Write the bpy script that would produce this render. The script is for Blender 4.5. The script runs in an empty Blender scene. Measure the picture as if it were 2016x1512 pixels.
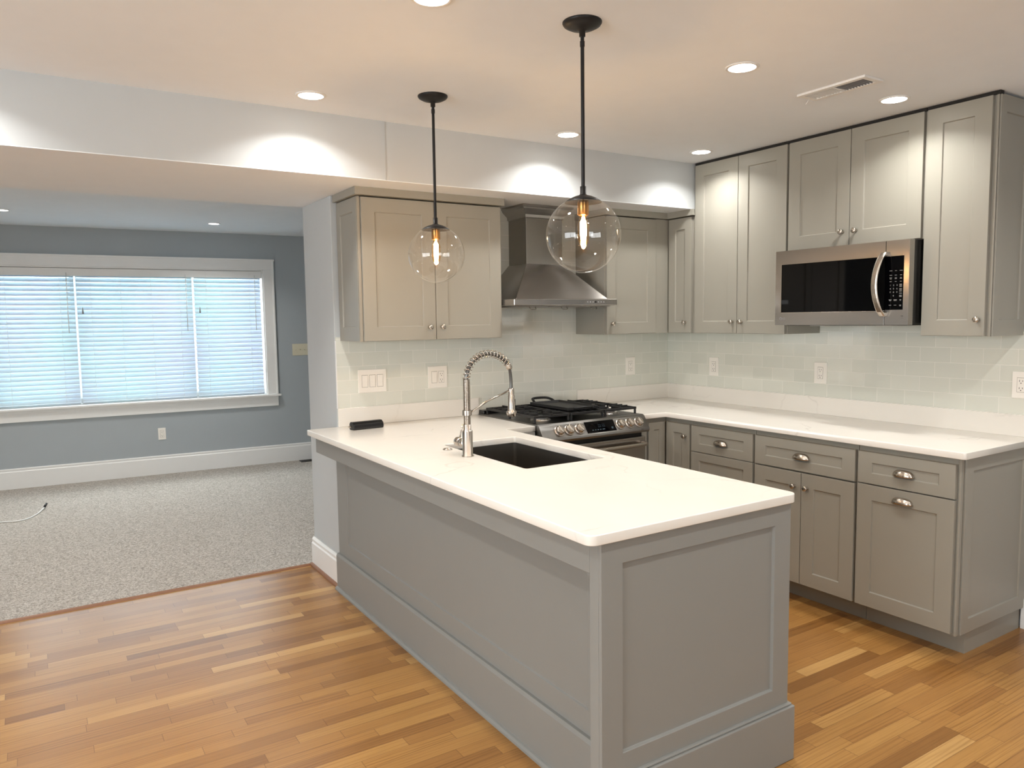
import bpy, bmesh, math, random
from mathutils import Vector, Matrix
random.seed(7)
S = bpy.context.scene
COL = S.collection
PI = math.pi

# ---------------------------------------------------------------- camera
cam_d = bpy.data.cameras.new('camera')
cam = bpy.data.objects.new('camera', cam_d)
COL.objects.link(cam)
cam.location = (-3.8929, -4.0082, 1.4955)
cam.rotation_euler = (math.radians(85.040), math.radians(0.792), math.radians(-32.504))
cam_d.sensor_width = 36.0
cam_d.lens = 1483.98 / 2016 * 36.0
cam_d.clip_start = 0.05
S.camera = cam

# ---------------------------------------------------------------- view, world, light levels
S.view_settings.view_transform = 'Standard'
S.view_settings.look = 'None'
S.view_settings.gamma = 1
S.view_settings.use_curve_mapping = False
S.view_settings.exposure = 0.45
S.cycles.use_denoising = True
S.cycles.max_bounces = 8
S.cycles.diffuse_bounces = 5
S.cycles.glossy_bounces = 5
S.cycles.transparent_max_bounces = 12
S.cycles.caustics_reflective = False
S.cycles.caustics_refractive = False
S.cycles.sample_clamp_indirect = 4.0

CAN_W = 4.2           # kitchen downlights, watts each
CAN_COL = (1.0, 0.975, 0.94)
LCAN_W = 6.0          # living-room downlights
LCAN_COL = (1.0, 0.96, 0.9)
BULB_E = 340          # pendant filaments (radiance)
BULB_COL = (1.0, 0.70, 0.40)
SKY_COL = (0.92, 0.97, 1.0)
SKY_STR = 10.0

world = bpy.data.worlds.new('world')
S.world = world
world.use_nodes = True
bg = world.node_tree.nodes['Background']
bg.inputs[0].default_value = (*SKY_COL, 1)
bg.inputs[1].default_value = SKY_STR


# ---------------------------------------------------------------- helpers
def lin(c):
    return tuple((v / 255 / 12.92) if v / 255 <= .04045 else ((v / 255 + .055) / 1.055) ** 2.4 for v in c)


class NT:
    """tiny node-tree helper"""
    def __init__(self, name):
        self.m = bpy.data.materials.new(name)
        self.m.use_nodes = True
        self.t = self.m.node_tree
        self.n = self.t.nodes
        self.b = self.n['Principled BSDF']
        self.out = self.n['Material Output']

    def add(self, typ, **k):
        n = self.n.new(typ)
        for a, v in k.items():
            setattr(n, a, v)
        return n

    def link(self, a, b):
        self.t.links.new(a, b)

    def math(self, op, a, b=None, c=None):
        n = self.add('ShaderNodeMath', operation=op)
        for i, v in enumerate((a, b, c)):
            if v is None:
                continue
            if isinstance(v, (int, float)):
                n.inputs[i].default_value = v
            else:
                self.link(v, n.inputs[i])
        return n.outputs[0]

    def mix(self, f, a, b, mode='MIX'):
        n = self.add('ShaderNodeMix', data_type='RGBA', blend_type=mode)
        for i, v in ((0, f), (6, a), (7, b)):
            if isinstance(v, (int, float)):
                n.inputs[i].default_value = v
            elif isinstance(v, tuple):
                n.inputs[i].default_value = (*v, 1)
            else:
                self.link(v, n.inputs[i])
        return n.outputs[2]

    def ramp(self, f, pts):
        n = self.add('ShaderNodeValToRGB')
        el = n.color_ramp.elements
        while len(el) < len(pts):
            el.new(0.5)
        for e, (p, c) in zip(el, pts):
            e.position = p
            e.color = (*c, 1) if len(c) == 3 else c
        self.link(f, n.inputs[0])
        return n.outputs[0]

    def pos(self):
        return self.add('ShaderNodeNewGeometry').outputs['Position']

    def noise(self, vec, scale, detail=3, rough=.5):
        n = self.add('ShaderNodeTexNoise')
        n.inputs['Scale'].default_value = scale
        n.inputs['Detail'].default_value = detail
        n.inputs['Roughness'].default_value = rough
        if vec is not None:
            self.link(vec, n.inputs['Vector'])
        return n.outputs['Fac']

    def scalevec(self, vec, s):
        n = self.add('ShaderNodeMapping')
        n.inputs['Scale'].default_value = s
        self.link(vec, n.inputs['Vector'])
        return n.outputs[0]

    def bump(self, h, strength=.2, dist=.001):
        n = self.add('ShaderNodeBump')
        n.inputs['Strength'].default_value = strength
        n.inputs['Distance'].default_value = dist
        self.link(h, n.inputs['Height'])
        self.link(n.outputs[0], self.b.inputs['Normal'])
        return n


def plain(name, rgb, rough=.5, metal=0., spec=None, coat=0., bump=None, vary=0.0):
    t = NT(name)
    c = lin(rgb)
    t.b.inputs['Roughness'].default_value = rough
    t.b.inputs['Metallic'].default_value = metal
    if spec is not None:
        t.b.inputs['Specular IOR Level'].default_value = spec
    t.b.inputs['Coat Weight'].default_value = coat
    # slight procedural mottling of the paint itself
    nz = t.noise(t.add('ShaderNodeTexCoord').outputs['Object'], 9, 4)
    v = vary or .02
    a = tuple(x * (1 - v) for x in c)
    b = tuple(min(1, x * (1 + v)) for x in c)
    t.link(t.mix(nz, a, b), t.b.inputs['Base Color'])
    if bump:
        t.bump(t.noise(t.pos(), bump[0], 4), bump[1], bump[2])
    return t.m


def brushed(name, rgb, rough=.3, axis=0, amount=.02):
    """brushed stainless, fine streaks along one axis"""
    t = NT(name)
    t.b.inputs['Metallic'].default_value = 1
    s = [260, 260, 260]
    s[axis] = 3
    nz = t.noise(t.scalevec(t.pos(), tuple(s)), 1, 3)
    c = lin(rgb)
    t.link(t.mix(nz, tuple(x * .985 for x in c), tuple(min(1, x * 1.015) for x in c)), t.b.inputs['Base Color'])
    r = t.math('MULTIPLY_ADD', nz, amount, rough - amount / 2)
    t.link(r, t.b.inputs['Roughness'])
    t.b.inputs['Anisotropic'].default_value = .8
    tg = t.add('ShaderNodeTangent', direction_type='RADIAL', axis='Z')
    t.link(tg.outputs[0], t.b.inputs['Tangent'])
    t.b.inputs['Anisotropic Rotation'].default_value = .25 if axis == 2 else 0
    return t.m


def emitter(name, rgb, strength):
    t = NT(name)
    t.n.remove(t.b)
    e = t.add('ShaderNodeEmission')
    e.inputs[0].default_value = (*rgb, 1)
    e.inputs[1].default_value = strength
    t.link(e.outputs[0], t.out.inputs[0])
    return t.m


M = {}
M['cab'] = plain('cabinet_grey_paint', (150, 147, 137), .38, spec=.4)
M['island'] = plain('island_blue_grey_paint', (136, 136, 132), .42, spec=.4)
M['wall'] = plain('wall_blue_grey_paint', (189, 193, 194), .8, spec=.2, bump=(220, .08, .0006))
M['wall_shaded'] = plain('wall_blue_grey_paint_shaded', (168, 175, 179), .8, spec=.2, bump=(220, .08, .0006))  # same paint as the kitchen walls, darkened for the dimmer room
M['ceil'] = plain('ceiling_white_paint', (234, 239, 244), .9, spec=.1, bump=(180, .06, .0006))
M['trim'] = plain('trim_white_gloss', (232, 232, 230), .35)
M['white_plastic'] = plain('white_plastic', (240, 236, 228), .35)
M['gap_shade'] = plain('plate_gap_shade_grey', (150, 144, 135), .6)  # grey outline standing in for shade in the gaps around inserts
M['ivory_plastic'] = plain('ivory_plastic', (214, 208, 184), .4)
M['slot'] = plain('outlet_slot_dark', (35, 32, 30), .6)
M['black'] = plain('black_enamel', (14, 14, 15), .3)
M['cast_iron'] = plain('cast_iron_black', (20, 20, 21), .5, bump=(900, .25, .0004))
M['matte_black'] = plain('matte_black_metal', (26, 25, 25), .45, spec=.3)
M['black_glass'] = plain('black_glass', (3, 3, 4), .04, spec=.22)
M['dark_gap'] = plain('dark_interior', (30, 28, 25), .8)  # dark colour, also painted in for the shade of gaps
M['steel'] = brushed('stainless_brushed', (172, 168, 163), .25, 0)
M['steel_y'] = brushed('stainless_brushed_along_wall', (176, 171, 165), .22, 1)
M['steel_z'] = brushed('stainless_brushed_vertical', (150, 145, 138), .26, 2)
M['steel_panel'] = brushed('range_front_stainless', (150, 148, 145), .3, 0)
M['steel_dark'] = brushed('dark_stainless', (112, 110, 106), .36, 0)
M['sink_steel'] = brushed('sink_stainless', (135, 130, 123), .42, 1)
M['nickel'] = brushed('brushed_nickel', (196, 188, 178), .24, 2, .04)
M['brass'] = brushed('aged_brass', (196, 150, 92), .35, 2)
M['shoe'] = plain('stained_oak_shoe', (134, 92, 64), .4, vary=.15)
M['ink'] = plain('printed_grey_ink', (150, 150, 150), .5)
M['ink_dark'] = plain('printed_dark_ink', (70, 66, 62), .5)
M['cable'] = plain('white_cable', (225, 225, 222), .4)
M['filter'] = brushed('filter_mesh_steel', (150, 146, 140), .4, 1)
M['lens'] = emitter('downlight_lens', (1.0, .95, .88), 14)
M['lens_liv'] = emitter('living_downlight_lens', (1.0, .96, .92), 9)
M['filament'] = emitter('bulb_filament', BULB_COL, BULB_E)
M['display_glow'] = emitter('display_digit_glow', (.35, .45, .5), .25)


def mat_thin_glass(name, tint, spec_col=(1, 1, 1), base=.04):
    t = NT(name)
    t.n.remove(t.b)
    tr = t.add('ShaderNodeBsdfTransparent')
    tr.inputs[0].default_value = (*tint, 1)
    gl = t.add('ShaderNodeBsdfGlossy')
    gl.inputs['Roughness'].default_value = .01
    gl.inputs[0].default_value = (*spec_col, 1)
    lw = t.add('ShaderNodeLayerWeight')
    lw.inputs[0].default_value = .5
    f = t.math('POWER', lw.outputs['Facing'], 3.5)
    f = t.math('MULTIPLY_ADD', f, .55, base)
    mx = t.add('ShaderNodeMixShader')
    t.link(f, mx.inputs[0])
    t.link(tr.outputs[0], mx.inputs[1])
    t.link(gl.outputs[0], mx.inputs[2])
    t.link(mx.outputs[0], t.out.inputs[0])
    return t.m


M['globe'] = mat_thin_glass('clear_globe_glass', (.985, .97, .95))
M['bulb_glass'] = mat_thin_glass('amber_bulb_glass', (1.0, .82, .58), base=.06)
M['pane'] = mat_thin_glass('window_glass', (.93, .97, .98))


def mat_slats():
    t = NT('faux_wood_blind_slat')
    t.n.remove(t.b)
    d = t.add('ShaderNodeBsdfDiffuse')
    d.inputs[0].default_value = (.80, .84, .88, 1)
    tr = t.add('ShaderNodeBsdfTranslucent')
    nz = t.noise(t.scalevec(t.pos(), (1.1, 1.1, .8)), 1.3, 2)
    col = t.mix(t.ramp(nz, [(.35, (0, 0, 0)), (.65, (1, 1, 1))]), (.31, .35, .45), (.27, .45, .47))  # blue of the daylight put into the translucent tint
    t.link(col, tr.inputs[0])
    mx = t.add('ShaderNodeMixShader')
    mx.inputs[0].default_value = .42
    t.link(d.outputs[0], mx.inputs[1])
    t.link(tr.outputs[0], mx.inputs[2])
    t.link(mx.outputs[0], t.out.inputs[0])
    return t.m


M['slat'] = mat_slats()


def mat_wood():
    t = NT('oak_strip_floor')
    sp = t.add('ShaderNodeSeparateXYZ')
    t.link(t.pos(), sp.inputs[0])
    X, Y = sp.outputs[0], sp.outputs[1]
    W = .0572
    v = t.math('DIVIDE', Y, W)
    row = t.math('FLOOR', v)
    fv = t.math('FRACT', v)

    def wn(a, b=None):
        n = t.add('ShaderNodeTexWhiteNoise', noise_dimensions='2D')
        cb = t.add('ShaderNodeCombineXYZ')
        t.link(a, cb.inputs[0])
        if b is not None:
            t.link(b, cb.inputs[1])
        t.link(cb.outputs[0], n.inputs['Vector'])
        return n
    r1 = wn(row).outputs['Value']
    L = t.math('MULTIPLY_ADD', r1, .75, .65)
    r2 = wn(t.math('ADD', row, 57.3)).outputs['Value']
    u = t.math('ADD', t.math('DIVIDE', X, L), t.math('MULTIPLY', r2, 9.7))
    # irregular board lengths: shift joints inside the row
    cell0 = t.math('FLOOR', u)
    fu = t.math('FRACT', u)
    jit = t.math('MULTIPLY_ADD', wn(cell0, row).outputs['Value'], .5, .25)
    past = t.math('GREATER_THAN', fu, jit)
    cell = t.math('ADD', t.math('MULTIPLY', cell0, 2), past)
    tone = wn(cell, row)
    tv = tone.outputs['Value']
    base = t.ramp(tv, [(0, lin((130, 90, 46))), (.10, lin((146, 104, 56))), (.5, lin((160, 117, 64))), (.9, lin((170, 128, 72))), (1, lin((188, 149, 93)))])
    # grain: stretched, offset per board
    cb = t.add('ShaderNodeCombineXYZ')
    off = t.math('MULTIPLY', tv, 37.0)
    t.link(t.math('ADD', t.math('MULTIPLY', X, 2.6), off), cb.inputs[0])
    t.link(t.math('ADD', t.math('MULTIPLY', Y, 46), off), cb.inputs[1])
    t.link(off, cb.inputs[2])
    wv = t.add('ShaderNodeTexWave', wave_type='BANDS', bands_direction='Y', wave_profile='SAW')
    wv.inputs['Scale'].default_value = .42
    wv.inputs['Distortion'].default_value = 11
    wv.inputs['Detail'].default_value = 3
    wv.inputs['Detail Scale'].default_value = .8
    t.link(cb.outputs[0], wv.inputs['Vector'])
    g1 = wv.outputs['Fac']
    cg = t.add('ShaderNodeCombineXYZ')
    t.link(t.math('ADD', t.math('MULTIPLY', X, 3.2), off), cg.inputs[0])
    t.link(t.math('ADD', t.math('MULTIPLY', Y, 150), off), cg.inputs[1])
    g2 = t.noise(cg.outputs[0], 1, 4, .6)
    blot = t.noise(t.scalevec(t.pos(), (1.2, 3.5, 1)), 1.5, 3)
    gr = t.ramp(g1, [(0, (.55, .46, .36)), (.22, (.97, .95, .93)), (.8, (1.0, 1.0, 1.0)), (1, (.72, .65, .56))])
    fig = t.ramp(wn(t.math('ADD', cell, 11.7), row).outputs['Value'], [(.35, (.12, .12, .12)), (.8, (.75, .75, .75))])
    col = t.mix(fig, base, gr, 'MULTIPLY')
    pr = t.ramp(g2, [(.32, (.72, .64, .54)), (.52, (1, 1, 1)), (.75, (1.06, 1.04, 1.0))])
    col = t.mix(.62, col, pr, 'MULTIPLY')
    col = t.mix(1.0, col, t.ramp(blot, [(.3, (.90, .88, .85)), (.7, (1.05, 1.05, 1.05))]), 'MULTIPLY')
    # seams
    ev = t.math('MINIMUM', fv, t.math('SUBTRACT', 1, fv))
    e1 = t.math('LESS_THAN', ev, .018)
    d1 = t.math('MULTIPLY', t.math('ABSOLUTE', t.math('SUBTRACT', fu, jit)), L)
    d2 = t.math('MULTIPLY', t.math('MINIMUM', fu, t.math('SUBTRACT', 1, fu)), L)
    e2 = t.math('LESS_THAN', t.math('MINIMUM', d1, d2), .0013)
    e = t.math('MAXIMUM', e1, e2)
    col = t.mix(t.math('MULTIPLY', e, .55), col, lin((92, 56, 28)))
    t.link(col, t.b.inputs['Base Color'])
    rg = t.math('MULTIPLY_ADD', t.noise(t.pos(), 5, 3), .10, .27)
    t.link(rg, t.b.inputs['Roughness'])
    t.b.inputs['Coat Weight'].default_value = .08
    t.b.inputs['Coat Roughness'].default_value = .25
    t.b.inputs['Specular IOR Level'].default_value = .42
    h = t.math('SUBTRACT', t.math('MULTIPLY', g2, .3), e)
    t.bump(h, .25, .0008)
    return t.m


M['wood'] = mat_wood()


def mat_carpet():
    t = NT('speckled_loop_carpet')
    p = t.pos()
    a = t.noise(t.scalevec(p, (72, 110, 72)), 1, 4, .75)
    b = t.noise(t.scalevec(p, (150, 130, 150)), 1, 3, .7)
    c = t.noise(p, 2.2, 3)
    s = t.math('MULTIPLY_ADD', b, .45, t.math('MULTIPLY', a, .6))
    col = t.ramp(s, [(.38, lin((70, 63, 55))), (.48, lin((140, 131, 120))), (.55, lin((182, 175, 165))), (.66, lin((220, 214, 206)))])
    col = t.mix(t.math('MULTIPLY', c, .25), col, lin((150, 140, 125)))
    t.link(col, t.b.inputs['Base Color'])
    t.b.inputs['Roughness'].default_value = .95
    t.b.inputs['Specular IOR Level'].default_value = .1
    t.b.inputs['Sheen Weight'].default_value = .3
    t.bump(s, .9, .006)
    return t.m


M['carpet'] = mat_carpet()


def mat_quartz():
    t = NT('white_veined_quartz')
    p = t.pos()
    nz = t.add('ShaderNodeTexNoise')
    nz.inputs['Scale'].default_value = 1.7
    nz.inputs['Detail'].default_value = 5
    t.link(p, nz.inputs['Vector'])
    mp = t.add('ShaderNodeVectorMath', operation='MULTIPLY_ADD')
    t.link(nz.outputs['Color'], mp.inputs[0])
    mp.inputs[1].default_value = (.9, .9, .9)
    t.link(p, mp.inputs[2])
    v = t.add('ShaderNodeTexVoronoi', feature='DISTANCE_TO_EDGE')
    v.inputs['Scale'].default_value = 1.25
    t.link(mp.outputs[0], v.inputs['Vector'])
    line = t.ramp(v.outputs['Distance'], [(0, (1, 1, 1)), (.012, (0, 0, 0))])
    amt = t.math('MULTIPLY', line, t.ramp(t.noise(p, 3.1, 2), [(.48, (0, 0, 0)), (.62, (1, 1, 1))]))
    soft = t.ramp(t.noise(t.scalevec(p, (3, 2, 3)), 1.4, 5), [(.4, (0, 0, 0)), (.75, (1, 1, 1))])
    col = t.mix(t.math('MULTIPLY', soft, .25), lin((230, 226, 218)), lin((218, 212, 203)))
    col = t.mix(t.math('MULTIPLY', amt, .24), col, lin((150, 140, 132)))
    t.link(col, t.b.inputs['Base Color'])
    t.b.inputs['Roughness'].default_value = .16
    return t.m


M['quartz'] = mat_quartz()


def mat_tile(name, axis, phase):
    """glass subway tile, running bond; axis 0 = along x, 1 = along y"""
    t = NT(name)
    sp = t.add('ShaderNodeSeparateXYZ')
    t.link(t.pos(), sp.inputs[0])
    U = t.math('MULTIPLY_ADD', sp.outputs[axis], 1 if axis == 0 else -1, phase)
    V = t.math('SUBTRACT', sp.outputs[2], 1.014 - .0765 * 12)
    cb = t.add('ShaderNodeCombineXYZ')
    t.link(U, cb.inputs[0])
    t.link(V, cb.inputs[1])
    br = t.add('ShaderNodeTexBrick', offset=.5, offset_frequency=2)
    t.link(cb.outputs[0], br.inputs['Vector'])
    br.inputs['Scale'].default_value = 1
    br.inputs['Brick Width'].default_value = .154
    br.inputs['Row Height'].default_value = .0765
    br.inputs['Mortar Size'].default_value = .0011
    br.inputs['Mortar Smooth'].default_value = .1
    br.inputs['Bias'].default_value = 0
    br.inputs['Color1'].default_value = (*lin((210, 212, 202)), 1)
    br.inputs['Color2'].default_value = (*lin((218, 219, 209)), 1)
    br.inputs['Mortar'].default_value = (*lin((232, 230, 222)), 1)
    t.link(br.outputs['Color'], t.b.inputs['Base Color'])
    t.link(t.math('MULTIPLY_ADD', br.outputs['Fac'], .5, .07), t.b.inputs['Roughness'])
    wob = t.noise(t.pos(), 7, 2)
    h = t.math('SUBTRACT', t.math('MULTIPLY', wob, .8), br.outputs['Fac'])
    t.bump(h, .35, .0012)
    t.b.inputs['Coat Weight'].default_value = .3
    return t.m


M['tile_back'] = mat_tile('glass_tile_back', 0, 2.493 + .154 * 20)
M['tile_right'] = mat_tile('glass_tile_right', 1, .154 * 20)


# ---- geometry
def obj(name, bm, mat, parent=None, bevel=0.0, smooth=False, loc=None, seg=2):
    """link bm (built in world coordinates) as ONE mesh object; parts are shifted to their thing's base"""
    bmesh.ops.recalc_face_normals(bm, faces=bm.faces)
    me = bpy.data.meshes.new(name)
    base = Vector(parent['_base']) if parent is not None and '_base' in parent else (Vector(loc) if loc else Vector((0, 0, 0)))
    bm.transform(Matrix.Translation(-base))
    bm.to_mesh(me)
    bm.free()
    for mm in (mat if isinstance(mat, (list, tuple)) else [mat]):
        me.materials.append(M[mm])
    if smooth:
        for p in me.polygons:
            p.use_smooth = True
    o = bpy.data.objects.new(name, me)
    COL.objects.link(o)
    if parent is not None:
        o.parent = parent
        o['_base'] = tuple(base)
    else:
        o.location = base
        o['_base'] = tuple(base)
    if bevel:
        b = o.modifiers.new('edge', 'BEVEL')
        b.width = bevel
        b.segments = seg
        b.limit_method = 'ANGLE'
        b.angle_limit = math.radians(40)
    if smooth == 'auto':
        pass
    return o


def thing(name, label, cat, loc, group=None):
    o = bpy.data.objects.new(name, None)
    o.empty_display_size = .05
    COL.objects.link(o)
    o.location = loc
    o['_base'] = tuple(loc)
    o['label'] = label
    o['category'] = cat
    if group:
        o['group'] = group
    return o


def tag(o, label, cat, group=None):
    o['label'] = label
    o['category'] = cat
    if group:
        o['group'] = group
    return o


def struct(name, bm, mat, bevel=0.0, **k):
    o = obj(name, bm, mat, None, bevel, **k)
    o['kind'] = 'structure'
    return o


def box(bm, x0, x1, y0, y1, z0, z1, T=None):
    vs = []
    for z in (z0, z1):
        for x, y in ((x0, y0), (x1, y0), (x1, y1), (x0, y1)):
            p = Vector((x, y, z))
            vs.append(bm.verts.new(T(p) if T else p))
    f = [(0, 3, 2, 1), (4, 5, 6, 7), (0, 1, 5, 4), (1, 2, 6, 5), (2, 3, 7, 6), (3, 0, 4, 7)]
    return [bm.faces.new([vs[i] for i in q]) for q in f]


def B(*boxes, T=None):
    bm = bmesh.new()
    for b in boxes:
        box(bm, *b, T=T)
    return bm


# facing frames: local (u along the run, w out of the wall, z up)
def TB(p):   # back wall (y = 0), faces -y
    return Vector((p[0], -p[1], p[2]))


def TR(p):   # right wall (x = 0), faces -x ; u = -y
    return Vector((-p[1], -p[0], p[2]))


def TP(xp):  # peninsula: faces -x, plane x = xp ; u = -y
    return lambda p: Vector((xp - p[1], -p[0], p[2]))


def TE(yp):  # faces -y, plane y = yp ; u = x
    return lambda p: Vector((p[0], yp - p[1], p[2]))


def shaker(u0, u1, z0, z1, w0, w1, T, fr=.072, rec=.007, bm=None, fz=None, ch=.003):
    """a shaker door / drawer front: one mesh, frame with recessed flat panel"""
    bm = bm or bmesh.new()
    fz = fr if fz is None else fz

    def ring(a, b, c, d, w):
        return [bm.verts.new(T(Vector(q))) for q in ((a, w, c), (b, w, c), (b, w, d), (a, w, d))]
    back = ring(u0, u1, z0, z1, w0)
    fo = ring(u0, u1, z0, z1, w1)
    fi = ring(u0 + fr, u1 - fr, z0 + fz, z1 - fz, w1)
    pi = ring(u0 + fr + ch, u1 - fr - ch, z0 + fz + ch, z1 - fz - ch, w1 - rec)
    for i in range(4):
        j = (i + 1) % 4
        bm.faces.new((back[i], back[j], fo[j], fo[i]))
        bm.faces.new((fo[i], fo[j], fi[j], fi[i]))
        bm.faces.new((fi[i], fi[j], pi[j], pi[i]))
    bm.faces.new(pi)
    bm.faces.new(back[::-1])
    return bm


def lathe(prof, n=32, T=None, bm=None, closed=True):
    """prof: list of (r, h); axis along local z"""
    bm = bm or bmesh.new()
    rings = []
    for r, h in prof:
        if r < 1e-6:
            v = bm.verts.new(T(Vector((0, 0, h))) if T else Vector((0, 0, h)))
            rings.append([v])
        else:
            rg = []
            for k in range(n):
                a = 2 * PI * k / n
                p = Vector((r * math.cos(a), r * math.sin(a), h))
                rg.append(bm.verts.new(T(p) if T else p))
            rings.append(rg)
    for A, Bq in zip(rings, rings[1:]):
        if len(A) == 1 and len(Bq) == 1:
            continue
        for k in range(n):
            j = (k + 1) % n
            if len(A) == 1:
                bm.faces.new((A[0], Bq[j], Bq[k]))
            elif len(Bq) == 1:
                bm.faces.new((A[k], A[j], Bq[0]))
            else:
                bm.faces.new((A[k], A[j], Bq[j], Bq[k]))
    if closed:
        for rg in (rings[0], rings[-1]):
            if len(rg) > 1:
                try:
                    bm.faces.new(rg)
                except ValueError:
                    pass
    return bm


def at(c, axis='z'):
    """transform local lathe coordinates to a centre, with local z along axis"""
    c = Vector(c)
    R = {'z': Matrix.Identity(3), '-z': Matrix.Rotation(PI, 3, 'X'),
         '-y': Matrix.Rotation(PI / 2, 3, 'X'), 'y': Matrix.Rotation(-PI / 2, 3, 'X'),
         '-x': Matrix.Rotation(-PI / 2, 3, 'Y'), 'x': Matrix.Rotation(PI / 2, 3, 'Y')}.get(axis) if isinstance(axis, str) else \
        Vector((0, 0, 1)).rotation_difference(Vector(axis)).to_matrix()
    return lambda p: c + R @ p


def tube(pts, r, n=10, bm=None, cap=True):
    bm = bm or bmesh.new()
    pts = [Vector(p) for p in pts]
    rings = []
    t0 = (pts[1] - pts[0]).normalized()
    up = Vector((0, 0, 1)) if abs(t0.z) < .9 else Vector((1, 0, 0))
    nrm = t0.cross(up).normalized()
    for i, p in enumerate(pts):
        t = (pts[min(i + 1, len(pts) - 1)] - pts[max(i - 1, 0)]).normalized()
        nrm = (nrm - t * nrm.dot(t)).normalized()
        bi = t.cross(nrm)
        rr = r[i] if isinstance(r, (list, tuple)) else r
        rings.append([bm.verts.new(p + (nrm * math.cos(2 * PI * k / n) + bi * math.sin(2 * PI * k / n)) * rr) for k in range(n)])
    for A, C in zip(rings, rings[1:]):
        for k in range(n):
            j = (k + 1) % n
            bm.faces.new((A[k], A[j], C[j], C[k]))
    if cap:
        bm.faces.new(rings[0][::-1])
        bm.faces.new(rings[-1])
    return bm


def prism(poly, u0, u1, T):
    """poly: list of (w, z) swept along u"""
    bm = bmesh.new()
    a = [bm.verts.new(T(Vector((u0, w, z)))) for w, z in poly]
    b = [bm.verts.new(T(Vector((u1, w, z)))) for w, z in poly]
    n = len(poly)
    for i in range(n):
        j = (i + 1) % n
        bm.faces.new((a[i], a[j], b[j], b[i]))
    bm.faces.new(a)
    bm.faces.new(b[::-1])
    return bm


def slab(name, outer, hole, z0, z1, mat, bevel=.003):
    """flat stone slab from an outline (rounded corners where given) with an optional hole"""
    cu = bpy.data.curves.new(name + '_outline', 'CURVE')
    cu.dimensions = '2D'
    cu.fill_mode = 'BOTH'

    def spl(pts):
        P = []
        n = len(pts)
        for i, (x, y, r) in enumerate(pts):
            p = Vector((x, y))
            if r <= 0:
                P.append(p)
                continue
            a = (Vector(pts[i - 1][:2]) - p).normalized()
            b = (Vector(pts[(i + 1) % n][:2]) - p).normalized()
            c = p + (a + b) * r
            for k in range(9):
                th = k / 8 * PI / 2
                P.append(c - b * r * math.cos(th) - a * r * math.sin(th))
        s = cu.splines.new('POLY')
        s.points.add(len(P) - 1)
        for q, p in zip(s.points, P):
            q.co = (p.x, p.y, 0, 1)
        s.use_cyclic_u = True
    spl(outer)
    if hole:
        spl(hole)
    cu.extrude = (z1 - z0) / 2 - bevel
    cu.bevel_depth = bevel
    cu.bevel_resolution = 2
    cu.offset = -bevel
    o = bpy.data.objects.new('tmp', cu)
    COL.objects.link(o)
    bpy.context.view_layer.update()
    me = bpy.data.meshes.new_from_object(o.evaluated_get(bpy.context.evaluated_depsgraph_get()))
    bm = bmesh.new()
    bm.from_mesh(me)
    bmesh.ops.remove_doubles(bm, verts=bm.verts, dist=1e-5)
    bm.transform(Matrix.Translation((0, 0, (z0 + z1) / 2)))
    bpy.data.objects.remove(o)
    bpy.data.curves.remove(cu)
    bpy.data.meshes.remove(me)
    return bm


def text(s, size, T3, mat, parent, name='lettering', depth=.0003):
    """raised lettering; T3 = 4x4 world matrix of the text plane"""
    cu = bpy.data.curves.new(name, 'FONT')
    cu.body = s
    cu.size = size
    cu.align_x = 'CENTER'
    cu.align_y = 'CENTER'
    cu.extrude = depth
    o = bpy.data.objects.new('tmp', cu)
    COL.objects.link(o)
    bpy.context.view_layer.update()
    me = bpy.data.meshes.new_from_object(o.evaluated_get(bpy.context.evaluated_depsgraph_get()))
    bm = bmesh.new()
    bm.from_mesh(me)
    bm.transform(T3)
    bpy.data.objects.remove(o)
    bpy.data.curves.remove(cu)
    bpy.data.meshes.remove(me)
    return bm


def merge(bms):
    out = bmesh.new()
    for b in bms:
        me = bpy.data.meshes.new('t')
        b.to_mesh(me)
        b.free()
        out.from_mesh(me)
        bpy.data.meshes.remove(me)
    return out


# ---------------------------------------------------------------- key dimensions (metres)
ZC, ZCU = .912, .882            # worktop top / underside
ZU = 1.387                      # underside of wall cabinets
ZT = 2.127                      # top of the shorter wall cabinets
ZB = 2.169                      # underside of the beam
ZK = 2.449                      # kitchen ceiling
ZL = 2.392                      # living-room ceiling
YBF, YBB = -.545, .486          # beam front / wall thickness
XW = -2.493                     # end of the kitchen's back wall
SPL = 1.014                     # top of the quartz upstand

# ================================================================ SHELL
struct('floor', B((-7, .2, -7, .487, -.1, 0)), 'wood')
struct('floor_living', B((-7, .2, .497, 4.6, -.1, .009)), 'carpet')
struct('trim_1', prism([(-.492 - .016, 0), (-.492 - .012, .008), (-.492 - .002, .012), (-.492 + .008, .009), (-.492 + .014, 0)], -7, -2.515, TB), 'shoe')
struct('ceiling', B((-7, .2, -7, YBF, ZK, ZK + .1)), 'ceil')
struct('ceiling_living', B((-7, .2, YBB, 4.6, ZL, ZL + .1)), 'ceil')
struct('wall_beam', B((-7, -2.40, YBF - .004, YBB, ZB + .003, ZK + .1), (-2.40, 0, YBF, YBB, ZB + .003, ZK + .1)), 'wall')
struct('ceiling_beam', B((-7, -2.40, YBF - .004, YBB, ZB, ZB + .003), (-2.40, 0, YBF, YBB, ZB, ZB + .003)), 'ceil')
struct('wall_back', B((XW, .15, 0, YBB, 0, ZB)), 'wall', .003)
struct('wall_right', B((0, .15, -7, 0, 0, ZK + .1)), 'wall')
struct('wall_right_living', B((0, .15, YBB, 4.6, 0, ZL + .1)), 'wall_shaded')
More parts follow.
